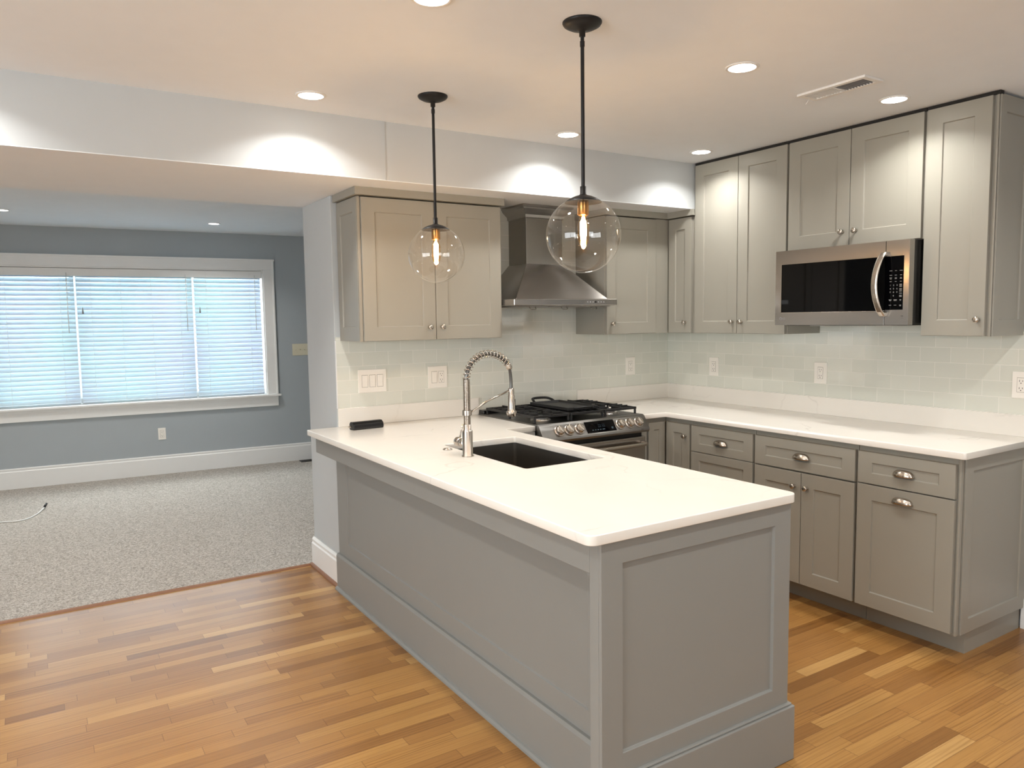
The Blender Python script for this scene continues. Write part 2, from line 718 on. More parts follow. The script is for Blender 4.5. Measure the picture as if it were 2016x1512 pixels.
struct('wall_left', B((-7.15, -7, -7, -4.6, 0, ZK + .1), (-7.15, -7, -1.6, 4.6, 0, ZK + .1), (-7.15, -7, -4.6, -1.6, 0, .9), (-7.15, -7, -4.6, -1.6, 2.05, ZK + .1)), 'wall')
struct('wall_front', B((-7, -4.3, -7.15, -7, 0, ZK + .1), (-3.1, 0, -7.15, -7, 0, ZK + .1), (-4.3, -3.1, -7.15, -7, 0, .9), (-4.3, -3.1, -7.15, -7, 2.1, ZK + .1)), 'wall')


def portal(name, loc, rot, sx, sy):
    # samples the sky through an opening added in an unseen wall
    ld = bpy.data.lights.new(name, 'AREA')
    ld.shape = 'RECTANGLE'
    ld.size, ld.size_y = sx, sy
    ld.cycles.is_portal = True
    lo = bpy.data.objects.new(name, ld)
    COL.objects.link(lo)
    lo.location = loc
    lo.rotation_euler = rot


portal('sky_portal', (-7.08, -3.1, 1.475), (0, -PI / 2, 0), 1.15, 3.0)
portal('sky_portal', (-3.7, -7.08, 1.5), (PI / 2, 0, 0), 1.2, 1.2)
def added_window(name, T, a, b, z0, z1):  # unseen windows added to let in daylight fill
    w = struct(name, B((a - .1, a, 0, .02, z0 - .1, z1 + .1), (b, b + .1, 0, .02, z0 - .1, z1 + .1), (a, b, 0, .02, z1, z1 + .1), (a, b, 0, .03, z0 - .1, z0), T=T), 'trim')
    obj('mullion', B(((a + b) / 2 - .03, (a + b) / 2 + .03, -.08, -.04, z0, z1), T=T), 'trim', w)


added_window('window_added_left', lambda p: Vector((-7 + p[1], p[0], p[2])), -4.6, -1.6, .9, 2.05)
added_window('window_added_front', lambda p: Vector((p[0], -7 + p[1], p[2])), -4.3, -3.1, .9, 2.1)

# living-room far wall (slightly out of square with the kitchen)
A0 = Vector((-4.14, 4.16, 0))
ANG = math.radians(-3.55)
EU = Vector((math.cos(ANG), math.sin(ANG), 0))
EN = Vector((EU.y, -EU.x, 0))       # towards the room


def TL(p):
    return A0 + EU * p[0] + EN * p[1] + Vector((0, 0, p[2]))


WS0, WS1, WZ0, WZ1 = -.065, 2.312, .742, 2.035
struct('wall_living', B((-3.4, WS0, -.16, 0, 0, ZL + .1), (WS1, 4.3, -.16, 0, 0, ZL + .1), (WS0, WS1, -.16, 0, 0, WZ0), (WS0, WS1, -.16, 0, WZ1, ZL + .1), T=TL), 'wall_shaded')
struct('baseboard_living', prism([(0, .009), (.018, .009), (.018, .165), (.012, .172), (.014, .19), (.006, .196), (0, .196)], -2.9, 4.2, TL), 'trim', .0015)
# end of the kitchen wall: baseboard with moulded cap and stained shoe
prof = [(0, .0), (.02, .0), (.02, .142), (.014, .15), (.016, .166), (.008, .178), (0, .178)]
struct('baseboard_back', prism(prof, -YBB + .0, -.001, TP(XW)), 'trim', .0015)
struct('trim_2', prism([(.02, 0), (.034, 0), (.033, .010), (.027, .018), (.02, .019)], -YBB, .0, TP(XW)), 'shoe')
struct('baseboard_right', prism(prof, 2.372, 6.9, TR), 'trim', .0015)

# glass-tile splashback
struct('wall_tile_back', B((XW + .002, 0, -.009, 0, SPL - .11, ZU + .02), (-1.611, -.839, -.009, 0, ZU + .02, ZB)), 'tile_back')
struct('wall_tile_right', B((-.009, 0, -2.60, -.009, SPL - .11, ZU + .02), (-.009, 0, -2.015, -1.254, ZU + .02, 1.46)), 'tile_right')
struct('trim_3', B((XW, XW + .004, -.011, 0, SPL, ZU)), 'trim')

# ---------------------------------------------------------------- window with blinds
win = struct('window_1', B((WS0 - .10, WS1 + .10, 0, .022, WZ1, WZ1 + .10), (WS0 - .10, WS0, 0, .022, WZ0 - .01, WZ1), (WS1, WS1 + .10, 0, .022, WZ0 - .01, WZ1), T=TL), 'trim', .002)
obj('casing_band', B((WS0 - .115, WS1 + .115, 0, .03, WZ1 + .088, WZ1 + .106), (WS1 + .088, WS1 + .106, 0, .03, WZ0, WZ1 + .088), (WS0 - .106, WS0 - .088, 0, .03, WZ0, WZ1 + .088), T=TL), 'trim', win, .003)
obj('window_sill', B((WS0 - .13, WS1 + .13, -.02, .055, WZ0 - .022, WZ0), T=TL), 'trim', win, .005)
obj('apron', B((WS0 - .105, WS1 + .105, 0, .02, WZ0 - .125, WZ0 - .022), (WS0 - .105, WS1 + .105, 0, .026, WZ0 - .05, WZ0 - .022), T=TL), 'trim', win, .002)
obj('jamb', B((WS0, WS0 + .012, -.16, 0, WZ0, WZ1), (WS1 - .012, WS1, -.16, 0, WZ0, WZ1), (WS0, WS1, -.16, 0, WZ1 - .012, WZ1), (WS0, WS1, -.16, -.02, WZ0 - .02, WZ0 + .004), T=TL), 'trim', win)
UN = [(WS0 + .012, .592), (.610, 1.613), (1.631, WS1 - .012)]
for k, (a, b) in enumerate(UN):
    sh = obj('sash', B((a, a + .02, -.14, -.10, WZ0, WZ1 - .01), (b - .02, b, -.14, -.10, WZ0, WZ1 - .01), (a, b, -.14, -.10, WZ0, WZ0 + .05), (a, b, -.14, -.10, WZ1 - .06, WZ1 - .01),
                       T=TL), 'trim', win)
    obj('pane', B((a + .02, b - .02, -.122, -.118, WZ0 + .05, WZ1 - .06), T=TL), 'pane', sh)
for a, b in ((.592, .610), (1.613, 1.631)):
    obj('mullion', B((a, b, -.15, -.075, WZ0, WZ1 - .01), T=TL), 'trim', win)

BL = [(-.05, .611, 'white slatted blind on the window section cut by the photo edge', 2),
      (.620, 1.632, 'wide white slatted blind in the middle window section', 4),
      (1.641, 2.288, 'white slatted blind in the window section nearest the wall switch', 2)]
for a, b, lab, nl in BL:
    bt = thing('window_blind', lab, 'blind', TL((a, -.045, WZ0)), 'slatted blinds in the living room window')
    obj('headrail', B((a, b, -.078, -.032, WZ1 - .062, WZ1 - .014), T=TL), 'trim', bt, .002)
    bm = bmesh.new()
    zt, zb = 1.955, WZ0 + .045
    ns = 28
    for i in range(ns):
        z = zt - (zt - zb) * i / (ns - 1)
        th = math.radians(60 + random.uniform(-1.2, 1.2))
        hw = .0245
        pr = []
        for q in (-1, -.5, 0, .5, 1):
            cw = .0022 * (1 - q * q)
            dw, dz = q * hw * math.cos(th), q * hw * math.sin(th)
            pr.append((dw - cw * math.sin(th) * -1, dz + cw * math.cos(th)))
        P = [(-.044 + x, z - y) for x, y in pr]
        P2 = [(x + .0024 * math.sin(th), y + .0024 * math.cos(th)) for x, y in P]
        poly = P + P2[::-1]
        va = [bm.verts.new(TL((a + .004, w, zz))) for w, zz in poly]
        vb = [bm.verts.new(TL((b - .004, w, zz))) for w, zz in poly]
        n = len(poly)
        for k in range(n):
            j = (k + 1) % n
            bm.faces.new((va[k], va[j], vb[j], vb[k]))
        bm.faces.new(va)
        bm.faces.new(vb[::-1])
    obj('slats', bm, 'slat', bt)
    obj('bottom_rail', B((a + .004, b - .004, -.062, -.026, WZ0 + .006, WZ0 + .022), T=TL), 'slat', bt, .002)
    cords = []
    for k in range(nl):
        s = a + (b - a) * ([.18, .82][k] if nl == 2 else [.12, .37, .63, .88][k])
        for w in (-.018, -.070):
            cords.append((s - .0012, s + .0012, w - .0008, w + .0008, WZ0 + .012, WZ1 - .03))
    obj('ladder_cord', B(*cords, T=TL), 'cable', bt)
    obj('tilt_wand', tube([TL((b - .06, -.008, WZ1 - .06)), TL((b - .062, -.006, WZ1 - .62))], .0035, 8), 'cable', bt, smooth=True)
    obj('cord_tassel', tube([TL((a + .05, -.008, WZ1 - .38)), TL((a + .05, -.008, WZ1 - .40)), TL((a + .05, -.008, WZ1 - .44))], [.002, .006, .008], 8), 'ink', bt, smooth=True)
obj('valance', B((WS0 + .013, WS1 - .013, -.030, -.022, WZ1 - .088, WZ1 - .016), (WS1 - .019, WS1 - .013, -.06, -.022, WZ1 - .088, WZ1 - .016), T=TL), 'trim', win, .003)

# ---------------------------------------------------------------- cabinet hardware
KP = [(0, 0), (.0085, 0), (.0085, .002), (.0058, .006), (.0052, .014), (.010, .017), (.0138, .021), (.0140, .025), (.0115, .0285), (.006, .030), (0, .0302)]


def knob(T, u, w, z, parent):
    c = T(Vector((u, w, z)))
    d = T(Vector((u, w + 1, z))) - c
    bm = lathe(KP, 24, at(c, tuple(d)), closed=False)
    return obj('knob', bm, 'nickel', parent, smooth=True)


def cup(T, u, w, z, parent):
    bm = bmesh.new()
    A, Dp, H = .050, .026, .030
    R1 = []
    for sc in (1.0, .9):
        rows = []
        for i in range(9):
            ph = i / 8 * PI / 2          # from lower edge to the top
            row = []
            for k in range(17):
                th = PI * k / 16
                row.append(bm.verts.new(T(Vector((u + A * sc * math.cos(th) * math.cos(ph) ** .6, w + .0005 + Dp * sc * math.sin(th) * math.cos(ph) ** .8, z - H * .55 + H * sc * math.sin(ph))))))
            rows.append(row)
        for r1, r2 in zip(rows, rows[1:]):
            for k in range(16):
                bm.faces.new((r1[k], r1[k + 1], r2[k + 1], r2[k]))
        R1.append(rows)
    for k in range(16):
        bm.faces.new((R1[0][0][k], R1[0][0][k + 1], R1[1][0][k + 1], R1[1][0][k]))
    bmesh.ops.remove_doubles(bm, verts=bm.verts, dist=1e-6)
    return obj('cup_pull', bm, 'nickel', parent, smooth=True)


def door(T, u0, u1, z0, z1, w0, w1, parent, kn=None, name='door', fr=.072, fz=None):
    d = obj(name, shaker(u0, u1, z0, z1, w0, w1, T, fr=fr, fz=fz), 'cab', parent, .0012)
    if kn:
        if kn[0] == 'k':
            knob(T, kn[1], w1, kn[2], d)
        else:
            cup(T, kn[1], w1, kn[2], d)
    return d


# ---------------------------------------------------------------- wall cabinets, back wall
G = .0018
t = thing('wall_cabinet', 'grey two-door wall cabinet to the sink side of the range hood, knobs at the middle', 'cabinet', (-2.04, 0, ZU), 'grey shaker wall cabinets')
obj('cabinet_body', B((-2.448, -1.612, .011, .302, ZU, ZT), T=TB), 'cab', t, .001)
obj('end_panel', shaker(.011, .300, ZU, ZT, 0, .016, TP(-2.448), fr=.05, fz=.072), 'cab', t, .0015)
obj('face_stile', B((-2.462, -2.446, .302, .308, ZU, ZT), T=TB), 'cab', t, .001)
door(TB, -2.4445, -2.0315 - G, ZU + .002, ZT - .004, .303, .3225, t, ('k', -2.075, 1.456))
door(TB, -2.0315 + G, -1.614, ZU + .002, ZT - .004, .303, .3225, t, ('k', -2.000, 1.456))
obj('crown_board', B((-2.484, -1.600, .011, .345, ZT + .003, ZB), T=TB), 'cab', t, .001)

t = thing('wall_cabinet', 'grey corner wall cabinet beside the range hood, single door on the tile wall side', 'cabinet', (-.58, 0, ZU), 'grey shaker wall cabinets')
obj('cabinet_body', B((-.838, -.004, .011, .302, ZU, ZT), T=TB), 'cab', t, .001)
obj('side_strip', B((-.844, -.836, .011, .305, ZU, ZT), T=TB), 'cab', t, .002)
door(TB, -.837, -.424, ZU + .002, ZT - .004, .303, .3225, t, ('k', -.800, 1.456))
obj('corner_filler', B((-.421, -.304, .302, .3185, ZU, ZT), T=TB), 'cab', t, .001)
# return of the same corner unit along the right wall
obj('return_body', B((.304, .557, .011, .302, ZU, ZT), T=TR), 'cab', t, .001)
d = door(TR, .335, .536, ZU + .002, ZT - .004, .303, .3225, t, ('k', .491, 1.456), fr=.058, fz=.072)
d['label'] = 'narrow door on the return of the corner cabinet'
bm = B((-.850, -.325, .011, .332, ZT + .003, ZB), T=TB)
box(bm, .300, .557, .011, .335, ZT + .003, ZB, T=TR)
obj('crown_board', bm, 'cab', t)

# ---------------------------------------------------------------- wall cabinets, right wall (to the ceiling)
ZCT = ZK - .012
t = thing('wall_cabinet', 'tall grey two-door wall cabinet rising to the ceiling beside the corner', 'cabinet', (0, -.91, ZU), 'grey shaker wall cabinets')
obj('cabinet_body', B((.560, 1.2545, .011, .302, ZU, ZCT), T=TR), 'cab', t, .001)
door(TR, .566, .908 - G, ZU + .002, ZCT - .006, .303, .3225, t, ('k', .878, 1.458))
door(TR, .908 + G, 1.249, ZU + .002, ZCT - .006, .303, .3225, t, ('k', .946, 1.458))
obj('top_gap_shade', B((.560, 1.2545, .285, .315, ZCT - .004, ZK - .001), T=TR), 'dark_gap', t)  # dark strip standing in for shade in the gap below the ceiling

t = thing('wall_cabinet', 'short grey two-door wall cabinet above the microwave', 'cabinet', (0, -1.635, 1.845), 'grey shaker wall cabinets')
obj('cabinet_body', B((1.2575, 2.012, .011, .302, 1.845, ZCT), T=TR), 'cab', t, .001)
door(TR, 1.263, 1.634 - G, 1.848, ZCT - .006, .303, .3225, t, ('k', 1.597, 1.918))
door(TR, 1.634 + G, 2.005, 1.848, ZCT - .006, .303, .3225, t, ('k', 1.672, 1.918))
obj('top_gap_shade', B((1.2575, 2.012, .285, .315, ZCT - .004, ZK - .001), T=TR), 'dark_gap', t)

t = thing('wall_cabinet', 'tall narrow grey single-door wall cabinet at the open end past the microwave', 'cabinet', (0, -2.16, ZU), 'grey shaker wall cabinets')
obj('cabinet_body', B((2.015, 2.312, .011, .302, ZU, ZCT), T=TR), 'cab', t, .001)
door(TR, 2.021, 2.303, ZU + .002, ZCT - .006, .303, .3225, t, ('k', 2.277, 1.462))
obj('end_panel', shaker(-.298, -.011, ZU, ZCT, 0, .016, TE(-2.312), fr=.05, fz=.072), 'cab', t, .0015)
obj('face_stile', B((2.312, 2.322, .302, .3065, ZU, ZCT), T=TR), 'cab', t, .001)
obj('top_gap_shade', B((2.015, 2.33, .285, .315, ZCT - .004, ZK - .001), T=TR), 'dark_gap', t)

# ---------------------------------------------------------------- range hood
HX0, HX1, HY = -1.603, -.853, .44
CX0, CX1, CY = -1.362, -1.094, .205
t = thing('range_hood', 'stainless steel pyramid range hood with chimney above the stove', 'range hood', (-1.228, 0, 1.567))
obj('chimney', B((CX0, CX1, .0095, CY, 1.815, ZB - .001), T=TB), 'steel_z', t, .002)
bm = bmesh.new()
z0, z1 = 1.607, 1.822
lo = [TB((x, w, z0)) for x, w in ((HX0 + .035, .0095), (HX1 - .045, .0095), (HX1 - .045, HY - .035), (HX0 + .035, HY - .035))]
hi = [TB((x, w, z1)) for x, w in ((CX0 - .003, .0095), (CX1 + .003, .0095), (CX1 + .003, CY + .003), (CX0 - .003, CY + .003))]
lo = [bm.verts.new(p) for p in lo]
hi = [bm.verts.new(p) for p in hi]
for i in range(4):
    j = (i + 1) % 4
    bm.faces.new((lo[i], lo[j], hi[j], hi[i]))
bm.faces.new(lo)
bm.faces.new(hi)
obj('canopy', bm, 'steel', t, .002)
band = obj('control_band', B((HX0, HX1, .0095, HY, 1.567, 1.6065), T=TB), 'steel', t, .005, seg=3)
for k in range(7):
    x = -1.083 + k * .0205
    r = .0062 if k == 3 else .0042
    o = obj('button', lathe([(0, 0), (r, 0), (r, .0018), (r * .8, .0026), (0, .0026)], 16, at(TB((x, HY, 1.588)), '-y'), closed=False), 'black' if k == 3 else 'ink', band, smooth=False)
for k in range(3):
    xa = HX0 + .03 + k * .232
    f = obj('grease_filter', B((xa, xa + .226, .06, HY - .03, 1.561, 1.5665), T=TB), 'filter', t, .002)
    xc = (-1.455, -1.23, -1.009)[k]
    obj('filter_handle', tube([TB((xc - .02, .40, 1.562)), TB((xc - .02, .41, 1.549)), TB((xc - .014, .412, 1.546)), TB((xc + .014, .412, 1.546)), TB((xc + .02, .41, 1.549)), TB((xc + .02, .40, 1.562))], .0018, 8), 'steel_z', f, smooth=True)
# crown moulding around the chimney top
bm = bmesh.new()
rings = []
for dz, e in ((0, .0), (.006, .008), (.022, .010), (.034, .024), (.052, .044), (.060, .046), (.064, .052), (.076, .052)):
    z = ZB - .0765 + dz
    rings.append([bm.verts.new(TB(q)) for q in ((CX0 - e, .0095, z), (CX1 + e, .0095, z), (CX1 + e, CY + e, z), (CX0 - e, CY + e, z))])
for a, b in zip(rings, rings[1:]):
    for i in range(4):
        j = (i + 1) % 4
        bm.faces.new((a[i], a[j], b[j], b[i]))
bm.faces.new(rings[0])
bm.faces.new(rings[-1])
obj('crown_moulding', bm, 'steel', t)

# ---------------------------------------------------------------- microwave
MU0, MU1, MS = 1.262, 2.010, 1.894
t = thing('microwave', 'stainless over-the-range microwave with black glass window and curved handle', 'microwave', (0, -1.635, 1.44))
obj('chassis', B((MU0 + .004, MU1 - .004, .011, .375, 1.446, 1.842), T=TR), 'black', t, .002)
obj('vent_underside', B((MU0 + .03, MU1 - .03, .06, .36, 1.436, 1.4465), T=TR), 'steel_dark', t, .002)
obj('cooktop_lamp', B((1.42, 1.50, .27, .33, 1.4335, 1.4365), T=TR), 'white_plastic', t)
obj('cooktop_lamp', B((1.80, 1.88, .27, .33, 1.4335, 1.4365), T=TR), 'white_plastic', t)


def frame_front(u0, u1, z0, z1, w0, w1, a0, a1, b0, b1, T, rec=.004):
    """slab with a rectangular recess for glass"""
    bm = bmesh.new()

    def ring(a, b, c, d, w):
        return [bm.verts.new(T(Vector(q))) for q in ((a, w, c), (b, w, c), (b, w, d), (a, w, d))]
    R = [ring(u0, u1, z0, z1, w0), ring(u0, u1, z0, z1, w1), ring(a0, a1, b0, b1, w1), ring(a0, a1, b0, b1, w1 - rec)]
    for A, C in zip(R, R[1:]):
        for i in range(4):
            j = (i + 1) % 4
            bm.faces.new((A[i], A[j], C[j], C[i]))
    bm.faces.new(R[0])
    bm.faces.new(R[-1])
    return bm


md = obj('door', frame_front(MU0, MS - .001, 1.440, 1.840, .376, .418, MU0 + .036, MS - .0015, 1.508, 1.766, TR), 'steel_y', t, .0025)
obj('window', B((MU0 + .0365, MS - .0006, .4142, .4184, 1.5085, 1.7655), T=TR), 'black_glass', md)
obj('window_trim', B((MU0 + .034, MU0 + .0385, .4175, .4195, 1.506, 1.768), (MU0 + .034, MS - .003, .4175, .4195, 1.5035, 1.5075), T=TR), 'nickel', md)
hp = []
for k in range(15):
    q = k / 14
    z = 1.480 + q * .308
    bow = math.sin(PI * q)
    hp.append((1.893 - .016 * bow, .424 + .050 * bow ** .7, z))
bm = bmesh.new()
rows = []
for k, (u, w, z) in enumerate(hp):
    rows.append([bm.verts.new(TR(q)) for q in ((u - .018, w, z), (u + .014, w, z), (u + .014, w + .007, z), (u + .007, w + .010, z), (u - .011, w + .010, z), (u - .018, w + .007, z))])
for a, b in zip(rows, rows[1:]):
    for i in range(6):
        j = (i + 1) % 6
        bm.faces.new((a[i], a[j], b[j], b[i]))
bm.faces.new(rows[0])
bm.faces.new(rows[-1])
box(bm, 1.880, 1.904, .4165, .436, 1.480, 1.500, T=TR)
box(bm, 1.880, 1.904, .4165, .436, 1.768, 1.788, T=TR)
obj('handle', bm, 'nickel', md, .003)
mc = obj('control_panel', frame_front(MS + .001, MU1, 1.440, 1.840, .376, .416, MS + .0015, 1.984, 1.512, 1.766, TR), 'steel_y', t, .0025)
obj('keypad_glass', B((MS + .0006, 1.9835, .4122, .4176, 1.5125, 1.7655), T=TR), 'black_glass', mc)


def TRtext(u, w, z):   # text plane facing -x
    m = Matrix(((0, 0, -1, -w), (-1, 0, 0, -u), (0, 1, 0, z), (0, 0, 0, 1)))
    return m


keys = []
for r_, row in enumerate(('123', '456', '789', ' 0 ')):
    for c_, ch in enumerate(row):
        if ch != ' ':
            keys.append(text(ch, .010, TRtext(1.921 + c_ * .0165, .4179, 1.628 - r_ * .0165), None, None))
bars = []
for z, ws in ((1.697, (.014, .008, .014)), (1.676, (.012, .010, .008)), (1.664, (.012, .010, .008)), (1.659, (.010, .010, .010)), (1.646, (.010, .008, .008)),
              (1.560, (.014, .016, .008)), (1.556, (.010, .014, .006)), (1.534, (.012, .012, .010)), (1.530, (0, 0, .008))):
    for c_, wd in enumerate(ws):
        if wd:
            u = 1.922 + c_ * .025
            bars.append((u - wd / 2, u + wd / 2,   .4176, .4180, z - .0009, z + .0009))
for z in (1.632, 1.627, 1.622, 1.612, 1.606, 1.600, 1.590, 1.580, 1.574):
    bars.append((1.966, 1.978,   .4176, .4180, z - .0012, z + .0012))
obj('key_digits', merge(keys), 'ink', mc)
obj('key_legends', B(*bars, T=TR), 'ink', mc)
lg = merge([text('LG', .016, TRtext(1.319, .4184, 1.474), None, None), lathe([(.0055, 0), (.0075, 0), (.0075, .0006), (.0055, .0006), (.0055, 0)], 20, at(TR((1.298, .418, 1.474)), '-x'), closed=False)])
obj('maker_mark', lg, 'ink', md)
obj('small_print', merge([text('ON', .007, TRtext(1.981, .4164, 1.482), None, None), B((1.975, 1.987, .4160, .4164, 1.472, 1.473), T=TR)]), 'ink_dark', mc)

# ---------------------------------------------------------------- base cabinets, right run
TK = .107


def base_body(name, label, u0, u1, base, extra=None):
    t = thing(name, label, 'cabinet', base, 'grey shaker base cabinets')
    obj('cabinet_body', B((u0, u1, .011, .607, TK, ZCU - .001), T=TR), 'cab', t, .001)
    obj('toe_kick', B((u0, u1, .02, .515, 0, TK), T=TR), 'cab', t)
    return t


t = thing('base_cabinet', 'grey corner base cabinet between the stove and the stack of drawers', 'cabinet', (-.3, -.3, 0), 'grey shaker base cabinets')
bm = B((-.838, -.011, .011, .607, TK, ZCU - .001), T=TB)
box(bm, .608, .834, .011, .607, TK, ZCU - .001, T=TR)
obj('cabinet_body', bm, 'cab', t)
bm = B((-.838, -.02, .02, .515, 0, TK), T=TB)
box(bm, .516, .834, .02, .515, 0, TK, T=TR)
obj('toe_kick', bm, 'cab', t)
door(TB, -.768, -.634, TK + .006, .853, .608, .6285, t, fr=.045, fz=.045)
obj('filler_strip', B((-.838, -.772, .607, .616, TK, ZCU - .003), T=TB), 'cab', t)
door(TR, .634, .826, TK + .006, .853, .608, .6285, t, ('k', .797, .782), fr=.058, fz=.058)

t = base_body('base_cabinet', 'grey base cabinet with a stack of drawers beside the corner', .8355, 1.3005, (0, -1.07, 0))
for a, b in ((.700, .853), (.412, .696), (TK + .006, .408)):
    door(TR, .842, 1.294, a, b, .608, .6285, t, ('c', 1.068, .777 if a > .6 else (a + b) / 2 + .02), name='drawer', fr=.062, fz=.048)
t = base_body('base_cabinet', 'grey base cabinet with one wide drawer over two doors', 1.3035, 1.9035, (0, -1.6, 0))
door(TR, 1.310, 1.898, .700, .853, .608, .6285, t, ('c', 1.602, .779), name='drawer', fr=.068, fz=.050)
door(TR, 1.310, 1.603 - G, TK + .006, .692, .608, .6285, t, ('k', 1.566, .620))
door(TR, 1.603 + G, 1.898, TK + .006, .692, .608, .6285, t, ('k', 1.640, .620))
t = base_body('base_cabinet', 'grey base cabinet at the open end, one drawer over a deep pull-out front', 1.9065, 2.367, (0, -2.14, 0))
door(TR, 1.914, 2.360, .704, .853, .608, .6285, t, ('c', 2.135, .780), name='drawer', fr=.068, fz=.050)
door(TR, 1.914, 2.360, TK + .006, .698, .608, .6285, t, ('c', 2.134, .655), name='pull_out_front')
obj('end_panel', shaker(-.585, -.011, .104, ZCU - .001, 0, .016, TE(-2.367), fr=.062), 'cab', t, .0015)
obj('face_stile', B((2.367, 2.376, .590, .612, .104, ZCU - .001), T=TR), 'cab', t, .001)

# ---------------------------------------------------------------- worktops
tag(obj('worktop', slab('w', [(-.842, -.002, 0), (-.002, -.002, 0), (-.002, -2.408, .0), (-.648, -2.408, .012), (-.648, -.648, 0), (-.842, -.648, 0)], None, ZCU, ZC, 'quartz'), 'quartz', loc=(-.3, -1.2, ZCU)),
    'white quartz worktop on the drawer run along the tiled wall, under the microwave', 'worktop')
sy0, sy1, sx0, sx1 = -1.590, -.888, -2.297, -1.898
pen_top = obj('worktop', slab('w', [(-2.666, -.002, .01), (-1.611, -.002, 0), (-1.611, -.648, 0), (-1.798, -.648, 0), (-1.798, -2.456, .03), (-2.666, -2.456, .03)],
                              [(sx0, sy0, .012), (sx1, sy0, .012), (sx1, sy1, .012), (sx0, sy1, .012)], ZCU, ZC, 'quartz'), 'quartz', loc=(-2.2, -1.2, ZCU))
tag(pen_top, 'white quartz peninsula worktop with the sink cut-out', 'worktop')
tag(obj('worktop_upstand', B((XW, -1.602, -.022, -.0095, ZC + .0005, SPL)), 'quartz', bevel=.0015, loc=(-2.05, 0, ZC)), 'low white quartz upstand behind the switches, left of the stove', 'upstand')
tag(obj('worktop_upstand', B((-.842, -.0095, -.022, -.0095, ZC + .0005, SPL), (-.022, -.0095, -2.405, -.022, ZC + .0005, SPL)), 'quartz', loc=(-.02, -.5, ZC)), 'long white quartz upstand running from the stove round the corner under the tiles', 'upstand')

# ---------------------------------------------------------------- sink, faucet, button
t = thing('kitchen_sink', 'dark stainless undermount sink sunk in the peninsula worktop', 'sink', ((sx0 + sx1) / 2, (sy0 + sy1) / 2, ZCU - .22))
bm = bmesh.new()
a = .006


def rr(x0, x1, y0, y1, r, z):
    P = []
    for cx, cy, s in ((x1 - r, y1 - r, 0), (x0 + r, y1 - r, 1), (x0 + r, y0 + r, 2), (x1 - r, y0 + r, 3)):
        for k in range(6):
            th = s * PI / 2 + k / 5 * PI / 2
            P.append(bm.verts.new((cx + r * math.cos(th), cy + r * math.sin(th), z)))
    return P


L = [rr(sx0 - .03, sx1 + .03, sy0 - .03, sy1 + .03, .03, ZCU - .0005), rr(sx0 - a, sx1 + a, sy0 - a, sy1 + a, .014, ZCU - .0005),
     rr(sx0 - a, sx1 + a, sy0 - a, sy1 + a, .014, ZCU - .20), rr(sx0 + .004, sx1 - .004, sy0 + .004, sy1 - .004, .014, ZCU - .212),
     rr(sx0 - a - .002, sx1 + a + .002, sy0 - a - .002, sy1 + a + .002, .016, ZCU - .216), rr(sx0 - a - .002, sx1 + a + .002, sy0 - a - .002, sy1 + a + .002, .016, ZCU - .002),
     rr(sx0 - .03, sx1 + .03, sy0 - .03, sy1 + .03, .03, ZCU - .002)]


def bridge(A, C):
    for i in range(len(A)):
        j = (i + 1) % len(A)
        bm.faces.new((A[i], A[j], C[j], C[i]))


bridge(L[0], L[1]); bridge(L[1], L[2]); bridge(L[2], L[3]); bm.faces.new(L[3])
bm.faces.new(L[4]); bridge(L[4], L[5]); bridge(L[5], L[6]); bridge(L[6], L[0])
obj('basin', bm, 'sink_steel', t)
obj('drain', lathe([(0, 0), (.02, 0), (.03, .001), (.044, .003), (.046, .0), ], 28, at(((sx0 + sx1) / 2, (sy0 + sy1) / 2, ZCU - .2118))), 'nickel', t, smooth=True)

FX, FY = -2.348, -1.217
t = thing('faucet', 'brushed nickel spring pull-down faucet standing beside the sink', 'faucet', (FX, FY, ZC))
Tf = at((FX, FY, ZC))
obj('faucet_body', lathe([(0, 0), (.0265, 0), (.0265, .004), (.0225, .007), (.0225, .108), (.021, .111), (.0165, .112), (.0165, .138), (0, .138)], 32, Tf, closed=False), 'nickel', t, .0006, smooth=False)
for p in t.children:
    for f in p.data.polygons:
        f.use_smooth = True
    p.modifiers.clear()
# closely wound lower spring
prof = [(0, .137)]
z = .137
while z < .330:
    prof += [(.0138, z), (.0162, z + .0012), (.0138, z + .0024)]
    z += .0036
prof += [(0, z)]
obj('column_spring', lathe(prof, 24, Tf, closed=False), 'nickel', t)
obj('clamp_ring', lathe([(.0165, .176), (.0205, .176), (.0205, .198), (.0165, .198), (.0165, .176)], 28, Tf, closed=False), 'nickel', t, .001)
P0 = [(FX, 1.242), (FX + .004, 1.268), (FX + .018, 1.298), (FX + .042, 1.324), (FX + .075, 1.341), (FX + .112, 1.346), (FX + .150, 1.339), (FX + .182, 1.322), (FX + .205, 1.300), (FX + .212, 1.288)]


def catmull(P, n=10):
    P = [Vector(p) for p in P]
    out = []
    for i in range(len(P) - 1):
        a, b, c, d = P[max(i - 1, 0)], P[i], P[i + 1], P[min(i + 2, len(P) - 1)]
        for k in range(n):
            s = k / n
            out.append(.5 * ((2 * b) + (c - a) * s + (2 * a - 5 * b + 4 * c - d) * s * s + (3 * b - a - 3 * c + d) * s ** 3))
    out.append(P[-1])
    return out


arc = catmull([(x, FY, z) for x, z in P0])
obj('hose', tube(arc, .0085, 12), 'steel_dark', t, smooth=True)
